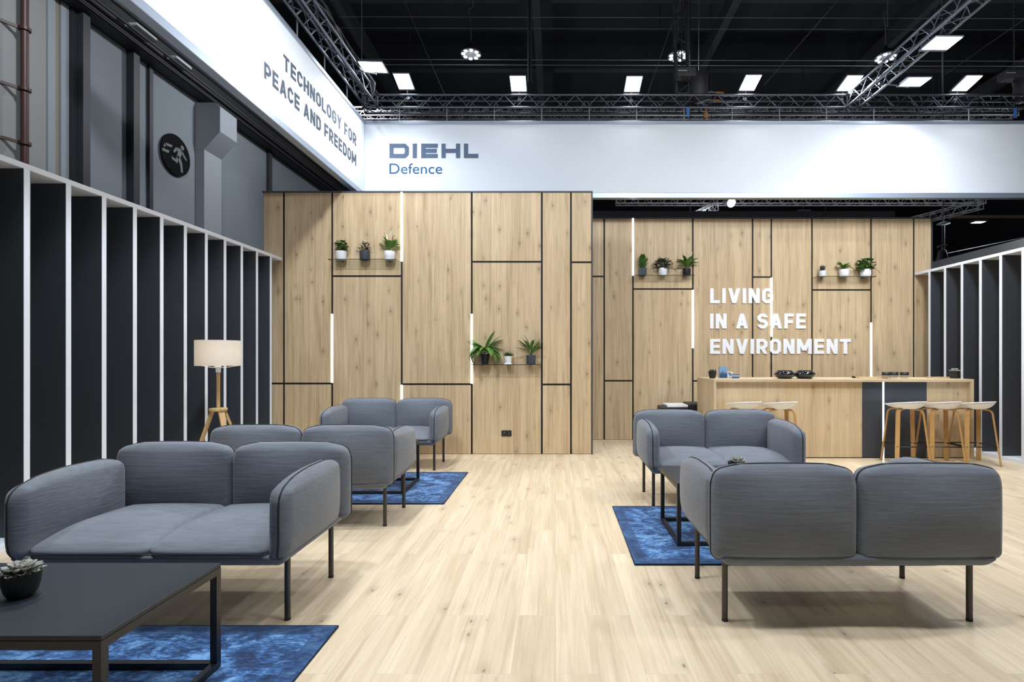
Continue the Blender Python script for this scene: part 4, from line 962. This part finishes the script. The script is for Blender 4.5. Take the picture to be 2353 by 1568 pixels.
for a in (PI+0.1, PI*2-0.55, 0.75):
    c, s_ = math.cos(a), math.sin(a)
    g = MB(); g.beam((c*0.055, s_*0.055, 0.808), (c*0.33, s_*0.33, 0.0), 0.055, 0.022, side=(-s_, c, 0), w2=0.032, h2=0.02); g.build('leg', M['ash'], e, bevel=0.003)
d = bpy.data.lights.new('lamp_bulb_light', 'POINT'); d.energy = 1.6; d.color = (1, 0.88, 0.72); d.shadow_soft_size = 0.04
o = bpy.data.objects.new('lamp_bulb_light', d); C.objects.link(o); o.location = (XLp, YLp, 1.40)

# ================================================================== RIGGING
def truss(name, a, b, size, label, m=None, period=0.36, r=0.018, group='aluminium trusses', hang=False):
    a, b = Vector(a), Vector(b); L = (b-a).length; d = (b-a).normalized()
    e = bpy.data.objects.new(name, None); C.objects.link(e); e.location = a
    q = d.to_track_quat('X', 'Z'); e.rotation_euler = q.to_euler(); tag(e, label, 'truss', group)
    h = size/2; m = m or M['truss']; cs = [(-h, -h), (h, -h), (h, h), (-h, h)]
    for y, z in cs:
        g = MB(); g.tube([(0, y, z), (L, y, z)], r, 10); g.build('chord', m, e)
    g = MB(); n = max(2, round(L/period))
    for f in range(4):
        p, q2 = cs[f], cs[(f+1) % 4]
        for i in range(n):
            x0, x1, xm = L*i/n, L*(i+1)/n, L*(i+0.5)/n
            g.tube([(x0, *p), (xm, *q2)], r*0.38, 5, cap=False); g.tube([(xm, *q2), (x1, *p)], r*0.38, 5, cap=False)
        for x in (0.01, L-0.01): g.tube([(x, *p), (x, *q2)], r*0.6, 5, cap=False)
    g.build('bracing', m, e)
    if hang:
        for t in (0.12, 0.88):
            p = a.lerp(b, t); inv = q.to_matrix().inverted()
            g = MB(); g.tube([inv @ (p-a)+inv @ Vector((0, 0, h)), inv @ (Vector((p.x, p.y, 11.5))-a)], 0.010, 6); g.build('hanger_cable', M['cable'], e)
    return e
ZTr = 5.15; S = 0.19; zc = ZTr+S/2
truss('truss', (-2.95, 8.04, zc), (7.15, 8.04, zc), S, 'long horizontal lighting truss just above the back banner')
truss('truss', (-2.80, 1.9, zc), (-2.80, 7.94, zc), S, 'lighting truss running above the left banner towards the camera')
truss('truss', (4.52, 1.9, zc), (4.52, 7.94, zc), S, 'lighting truss crossing the upper right corner down to the back truss')
truss('truss', (2.0, 8.25, 5.45), (2.07, 8.9, 9.2), S, 'dark upright truss rising from the back truss behind the chain hoist', m=M['hall_beam'], hang=True)
truss('truss', (1.65, 14.3, 5.66), (11.7, 14.3, 5.66), 0.22, 'far truss of another stand seen just under the back banner', m=M['truss_far'], hang=True)
truss('truss', (11.85, 14.55, 5.62), (10.0, 20.5, 5.7), 0.22, 'far slanting truss at the right end of the gap under the banner', m=M['truss_far'], hang=True)
truss('truss', (4.25, 14.0, 5.40), (3.0, 12.0, 4.45), 0.2, 'short far truss slanting down in the gap under the banner', m=M['truss_far'], hang=True)
truss('truss', (-6.2, 14.2, 8.0), (12.5, 14.2, 8.0), 0.22, 'thin far truss showing just above the top edge of the back banner', m=M['truss_far'], hang=True)

FL = [None]
def floodlight(loc, w, dd, tilt, rz, arm, label, energy, throw=0.0, group='flood lights on the trusses', light_col=(0.97, 0.985, 1.0)):
    e = empty('flood_light', loc, rz, label=label, cat='flood light', group=group)
    t = tilt
    def rot(o): o.rotation_euler = (t, 0, 0); return o
    g = MB(); g.box(-w/2-0.012, w/2+0.012, -dd/2-0.010, dd/2+0.05, 0.004, 0.022)
    for i in range(7): x = -w/2+w*i/6; g.box(x-0.004, x+0.004, -dd/2+0.04, dd/2, 0.022, 0.040)
    rot(g.build('housing', M['flood_body'], e, bevel=0.004))
    g = MB(); g.box(-w/2, w/2, -dd/2, dd/2, -0.002, 0.0035); rot(g.build('lens', M['flood'], e))
    g = MB(); g.tube([(0, dd/2+0.03, 0.02-0.02), Vector(arm)*0.5+Vector((0, dd/4, 0)), Vector(arm)], 0.012, 8); g.tube([Vector(arm)+Vector((0, -0.02, 0)), Vector(arm)+Vector((0, 0.02, 0))], 0.028, 10); g.build('bracket', M['truss'], e)
    if energy:
        n = Matrix.Rotation(rz, 3, 'Z') @ (Matrix.Rotation(t, 3, 'X') @ Vector((0, 0, -1)))
        p = Vector(loc)+n*0.03; n = (n+Vector((0, -throw, 0))).normalized()
        area('flood_beam', p, p+n, energy, w, dd, light_col, spread=math.radians(130))
    return e
floods = [(928, 188, 'leftmost of the row on the back truss'), (1191, 193, 'above the logo on the back truss'), (1455, 194, 'left of the chain hoist on the back truss'),
          (1724, 191, 'right of the chain hoist on the back truss'), (1953, 192, 'left of the slanting truss on the back truss'), (2222, 192, 'rightmost of the row on the back truss')]
for x, y, lab in floods:
    Y = 7.80; X, Z = px(x, y, Y)
    floodlight((X, Y, Z), 0.225, 0.30, -0.22, 0, (0.0, 0.24, -0.13), 'lit square flood light, '+lab, 24, 0.75)
floodlight((-2.43, 6.94, 5.2), 0.30, 0.26, 0.05, 0.05, (-0.36, 0.12, 0.02), 'glaring flood light beside the left truss above the back banner corner', 22)
floodlight((4.62, 6.25, 5.10), 0.31, 0.24, 0.0, 0.0, (-0.02, 0.10, 0.10), 'glaring flood light under the slanting truss at upper right', 32)
floodlight((5.03, 7.31, 5.2), 0.30, 0.22, 0.0, 0.0, (-0.42, 0.10, 0.03), 'lit flood light right of the foot of the slanting truss', 22)
spot('banner_spot', (4.45, 6.9, 5.1), (4.66, 7.9, 4.12), 5.5, math.radians(56), 1.0, 0.04)

# ring shaped hall lamps
ringlamp = None
for x, y, lab in ((1082, 125, 'ring of eight lit lenses hanging from the roof, above the logo'), (1558, 130, 'ring of eight lit lenses seen through the upright truss'), (2035, 133, 'ring of eight lit lenses left of the slanting truss')):
    Z = 8.5; Y = (Z-H)*F/(824-y); X = (x-1277)*Y/F
    if ringlamp is None:
        e = ringlamp = empty('ring_lamp', (X, Y, Z), label=lab, cat='lamp', group='round hall lamps under the roof')
        g = MB(); g.lathe([(0.001, 0.30), (0.03, 0.29), (0.05, 0.22), (0.14, 0.16), (0.24, 0.04), (0.245, 0.0), (0.001, 0.0)], 32); g.build('housing', M['hall_beam'], e)
        for k in range(8):
            a = 2*PI*(k+0.25)/8; g = MB(); g.lathe([(0.001, -0.012), (0.04, -0.012), (0.047, -0.004), (0.047, 0.002)], 18)
            o = g.build('lens', M['bay'], e); o.location = (0.175*math.cos(a), 0.175*math.sin(a), -0.003)
        g = MB(); g.tube([(0, 0, 0.28), (0, 0, 0.75), (-0.06, 0, 1.05), (0.05, 0, 1.12), (0.06, 0, 3.0)], 0.012, 6); g.build('cable', M['wire'], e)
    else: e = copy_tree(ringlamp); e.location = (X, Y, Z); e['label'] = lab

# chain hoists
def hoist(x, Y, ytop, ybot, label):
    X, Zt = px(x, ytop, Y); Zb = px(x, ybot, Y)[1]; e = empty('chain_hoist', (X, Y, Zb), label=label, cat='hoist', group='chain hoists above the back truss')
    h = Zt-Zb
    g = MB(); g.box(-0.20, 0.10, -0.09, 0.09, h*0.70, h); g.build('motor', M['hall_beam'], e, bevel=0.02)
    g = MB(); g.lathe([(0.001, 0), (0.09, 0.0), (0.135, h*0.12), (0.125, h*0.55), (0.14, h*0.9), (0.12, h*0.92)], 20); o = g.build('chain_bag', M['cable'], e); o.location = (0.17, 0.03, -0.02)
    g = MB(); z = h
    i = 0
    while z < h+2.6:
        r = 0.016; pts = []
        for k in range(8):
            a = 2*PI*k/8; u = r*0.6*math.cos(a); w = r*1.5*math.sin(a); pts.append((u, 0, z+w) if i % 2 else (0, u, z+w))
        g.tube(pts, 0.005, 4, closed=True); z += 0.036; i += 1
    g.build('chain', M['truss'], e)
    g = MB(); g.box(-0.19, -0.05, -0.0935, -0.0905, h*0.85, h*0.87); g.build('rating_plate', M['hall_white'], e)
    return e
hoist(1583, 8.05, 160, 228, 'dark chain hoist with a hanging bag beside the upright truss')
hoist(2330, 8.05, 166, 228, 'dark chain hoist with a hanging bag at the right edge above the banner')
for x, y, lab in ((1581, 263, 'blue strap end hanging under the back truss below the chain hoist'), (2333, 265, 'blue strap end hanging at the right end of the back truss')):
    X, Z = px(x, y, 7.93); g = MB(); g.box(-0.022, 0.022, -0.006, 0.006, -0.04, 0.11); o = g.build('strap', M['strap_blue']); o.location = (X, 7.93, Z); tag(o, lab, 'strap', 'blue straps on the back truss')
X, Z = px(1622, 264, 7.95); o = None
g = MB(); g.lathe([(0.001, -0.06), (0.035, -0.06), (0.04, -0.02), (0.02, 0.05), (0.008, 0.12), (0.001, 0.12)], 14); o = g.build('sandbag', M['bronze']); o.location = (X, 7.95, Z); tag(o, 'small tan pouch hanging under the back truss', 'pouch')
for x, y, lab in ((1655, 213, 'orange cable connector sticking up behind the back truss'), (1648, 231, 'brown cable connector lying in the back truss')):
    X, Z = px(x, y, 8.05); g = MB(); g.tube([(-0.06, 0, 0.0), (0.05, 0, -0.01)], 0.022, 10); g.tube([(-0.30, 0, -0.05), (-0.15, 0, 0.015), (-0.06, 0, 0)], 0.008, 6, mi=1); o = g.build('cable_connector', [M['bronze'], M['wire']]); o.location = (X, 8.05, Z); tag(o, lab, 'connector', 'cable connectors on the back truss')
# cables draped along the left truss
e = empty('cable_bundle', (-2.72, 0, 5.34), label='bundle of black cables draped along the left truss', cat='cable')
for k in range(6):
    g = MB(); g.tube([(U(-0.04, 0.05), 2.5+i*0.45, 0.04+0.05*math.sin(i*1.3+k)+0.01*k) for i in range(11)] + [(0.12+0.015*k, 7.3, -0.05-0.02*k), (0.10, 7.5, -0.2)], 0.009, 5); g.build('cable', M['cable'], e)

# roof: purlins, beams and long thin lines
for i, (y, z, r) in enumerate(((13.5, 10.6, 0.22), (17.0, 10.7, 0.22), (21.0, 10.7, 0.25), (26.0, 10.7, 0.25))):
    g = MB(); g.box(-9, 21.5, y-0.12, y+0.12, z, z+0.8); tag(g.build('ceiling_beam', M['hall_beam']), kind='structure')
for x in (-5.5, -0.5, 4.5, 9.5, 14.5):
    g = MB(); g.box(x-0.1, x+0.1, 8, 33, 10.2, 10.6); tag(g.build('ceiling_beam', M['hall_beam']), kind='structure')
for i, (y, lab) in enumerate(((41, 'topmost thin steel cable stretched across under the roof'), (67, 'second thin steel cable stretched across under the roof'), (139, 'thin steel cable stretched across behind the ring lamps, upper of the close pair'), (151, 'thin steel cable stretched across behind the ring lamps, lower of the close pair'))):
    Y = 13.2; Z = px(0, y, Y)[1]; g = MB(); g.tube([(-5.5, Y, Z+0.03), (13, Y, Z-0.02)], 0.0095 if i != 1 else 0.006, 6); tag(g.build('steel_cable', M['wire']), lab, 'cable', 'steel cables under the roof')
for i, (xa_, ya_, xb_, yb_, lab) in enumerate(((928, 0, 1023, 220, 'slanting stay wire right of the glaring left flood light'), (690, -10, 832, 140, 'slanting stay wire running to the glaring left flood light'), (1556, 20, 1490, 210, 'slanting stay wire left of the chain hoist'), (2330, 60, 2180, 165, 'slanting stay wire at upper right'), (1925, 0, 1760, 190, 'slanting stay wire left of the slanting truss'))):
    Y = 10.5; a = px(xa_, ya_, Y); b = px(xb_, yb_, Y); k_ = max(0, (11.5-a[1])/(a[1]-b[1])); a = (a[0]+(a[0]-b[0])*k_, a[1]+(a[1]-b[1])*k_); g = MB(); g.tube([(a[0], Y, a[1]), (b[0], Y+0.1, b[1])], 0.007, 5); tag(g.build('stay_wire', M['wire']), lab, 'wire', 'slanting stay wires under the roof')
for i, (x, ya_, yb_, lab) in enumerate(((1217, 0, 190, 'thick dark conduit hanging right of the left ring lamp'), (1606, 0, 165, 'pair of thin rods hanging right of the chain hoist'), (831, 60, 150, 'thin rod above the glaring left flood light'), (2040, 0, 60, 'thin rod above the right ring lamp'))):
    Y = 12.0; a = px(x, ya_-60, Y); b = px(x, yb_, Y); r = 0.05 if i == 0 else 0.012; g = MB(); g.tube([(a[0], Y, a[1]), (b[0], Y, b[1])], r, 8); tag(g.build('hanging_rod', M['hall_beam'] if i == 0 else M['wire']), lab, 'rod', 'rods hanging from the roof')
# things of the hall seen in the gap under the banner and at the right
Y = 13.2; X, Z = px(1668, 463, Y); e = empty('spot_light', (X, Y, Z), label='lit spotlight on the far truss in the gap under the banner', cat='spot light')
g = MB(); g.tube([(0, 0, 0), (0.06, -0.22, -0.1)], [0.09, 0.12], 14); g.build('housing', M['hall_beam'], e)
g = MB(); g.tube([(0.061, -0.223, -0.101), (0.064, -0.235, -0.107)], 0.11, 14); g.build('lens', M['bay'], e); g = MB(); g.tube([(0, 0, 0), (0, 0.05, 0.4), (0, 0.9, 0.55)], 0.015, 6); g.build('bracket', M['wire'], e)
for x, y, w, lab in ((1845, 488, 0.28, 'small lit panel lamp in the gap under the banner'), (2248, 511, 0.3, 'small row of lit lamps in the dark hall at right')):
    Y = 16; X, Z = px(x, y, Y); e = empty('panel_lamp', (X, Y, Z), label=lab, cat='lamp')
    g = MB(); g.box(-w/2-0.05, w/2+0.05, -0.12, 0.12, 0, 0.05); g.build('housing', M['hall_beam'], e); g = MB(); g.box(-w/2, w/2, -0.1, 0.1, -0.01, 0); g.build('lens', M['bay'], e); g = MB(); g.tube([(0, 0, 0.05), (0, 0, 6)], 0.012, 6); g.build('rod', M['cable'], e)
Y = 11.5; X, Z = px(2168, 515, Y); e = empty('dish_lamp', (X, Y, Z), label='pale dish shaped lamp on a rod right of the oak wall', cat='lamp')
g = MB(); g.lathe([(0.001, 0.06), (0.03, 0.055), (0.12, 0.01), (0.125, 0), (0.001, 0.0)], 20); g.build('dish', M['hall_white'], e); g = MB(); g.tube([(0.02, 0, 0), (0.02, 0, -1.25)], 0.008, 6); g.build('rod', M['wire'], e)
g = MB(); g.tube([(0, 0, 0.06), (0, 0, 6)], 0.01, 6); g.build('hanger', M['cable'], e)
Y = 11.2; X, Z = px(2165, 603, Y); e = empty('rigging_bag', (X, Y, Z), label='dark rigging bag hanging right of the oak wall above the slats', cat='bag')
g = MB(); g.lathe([(0.001, 0.0), (0.10, 0.0), (0.115, 0.05), (0.075, 0.24), (0.06, 0.26), (0.001, 0.26)], 18); g.build('bag', M['cable'], e); g = MB(); g.tube([(-0.10, 0, 0.33), (0.10, 0, 0.37)], 0.02, 8); g.tube([(0, 0, 0.25), (0, 0, 0.36)], 0.012, 6); g.build('clamp', M['wire'], e); g = MB(); g.tube([(0, 0, 0.35), (0, 0, 8)], 0.006, 5); g.build('line', M['wire'], e)
g = MB(); a = px(2175, 583, 12); b = px(2353, 536, 12); g.tube([(a[0], 12, a[1]), (b[0]+1, 12, b[1]+0.1)], 0.011, 6); tag(g.build('lighting_pipe', M['wire']), 'thin grey pipe slanting across the dark hall at right', 'pipe')
g = MB(); a = px(2190, 497, 17); g.box(a[0], a[0]+7, 17, 17.2, a[1]-0.06, a[1]+0.03); tag(g.build('far_banner_rail', M['brown_band']), 'tan rail of a far stand under the banner at right', 'rail')
g = MB(); a = px(1362, 480, 9.6); g.box(-0.5, 6.2, 9.55, 9.62, 0.0, px(0, 487, 9.6)[1]); tag(g.build('partition_panel', M['trim_dark']), 'dark blue partition top showing just above the right oak wall', 'partition')
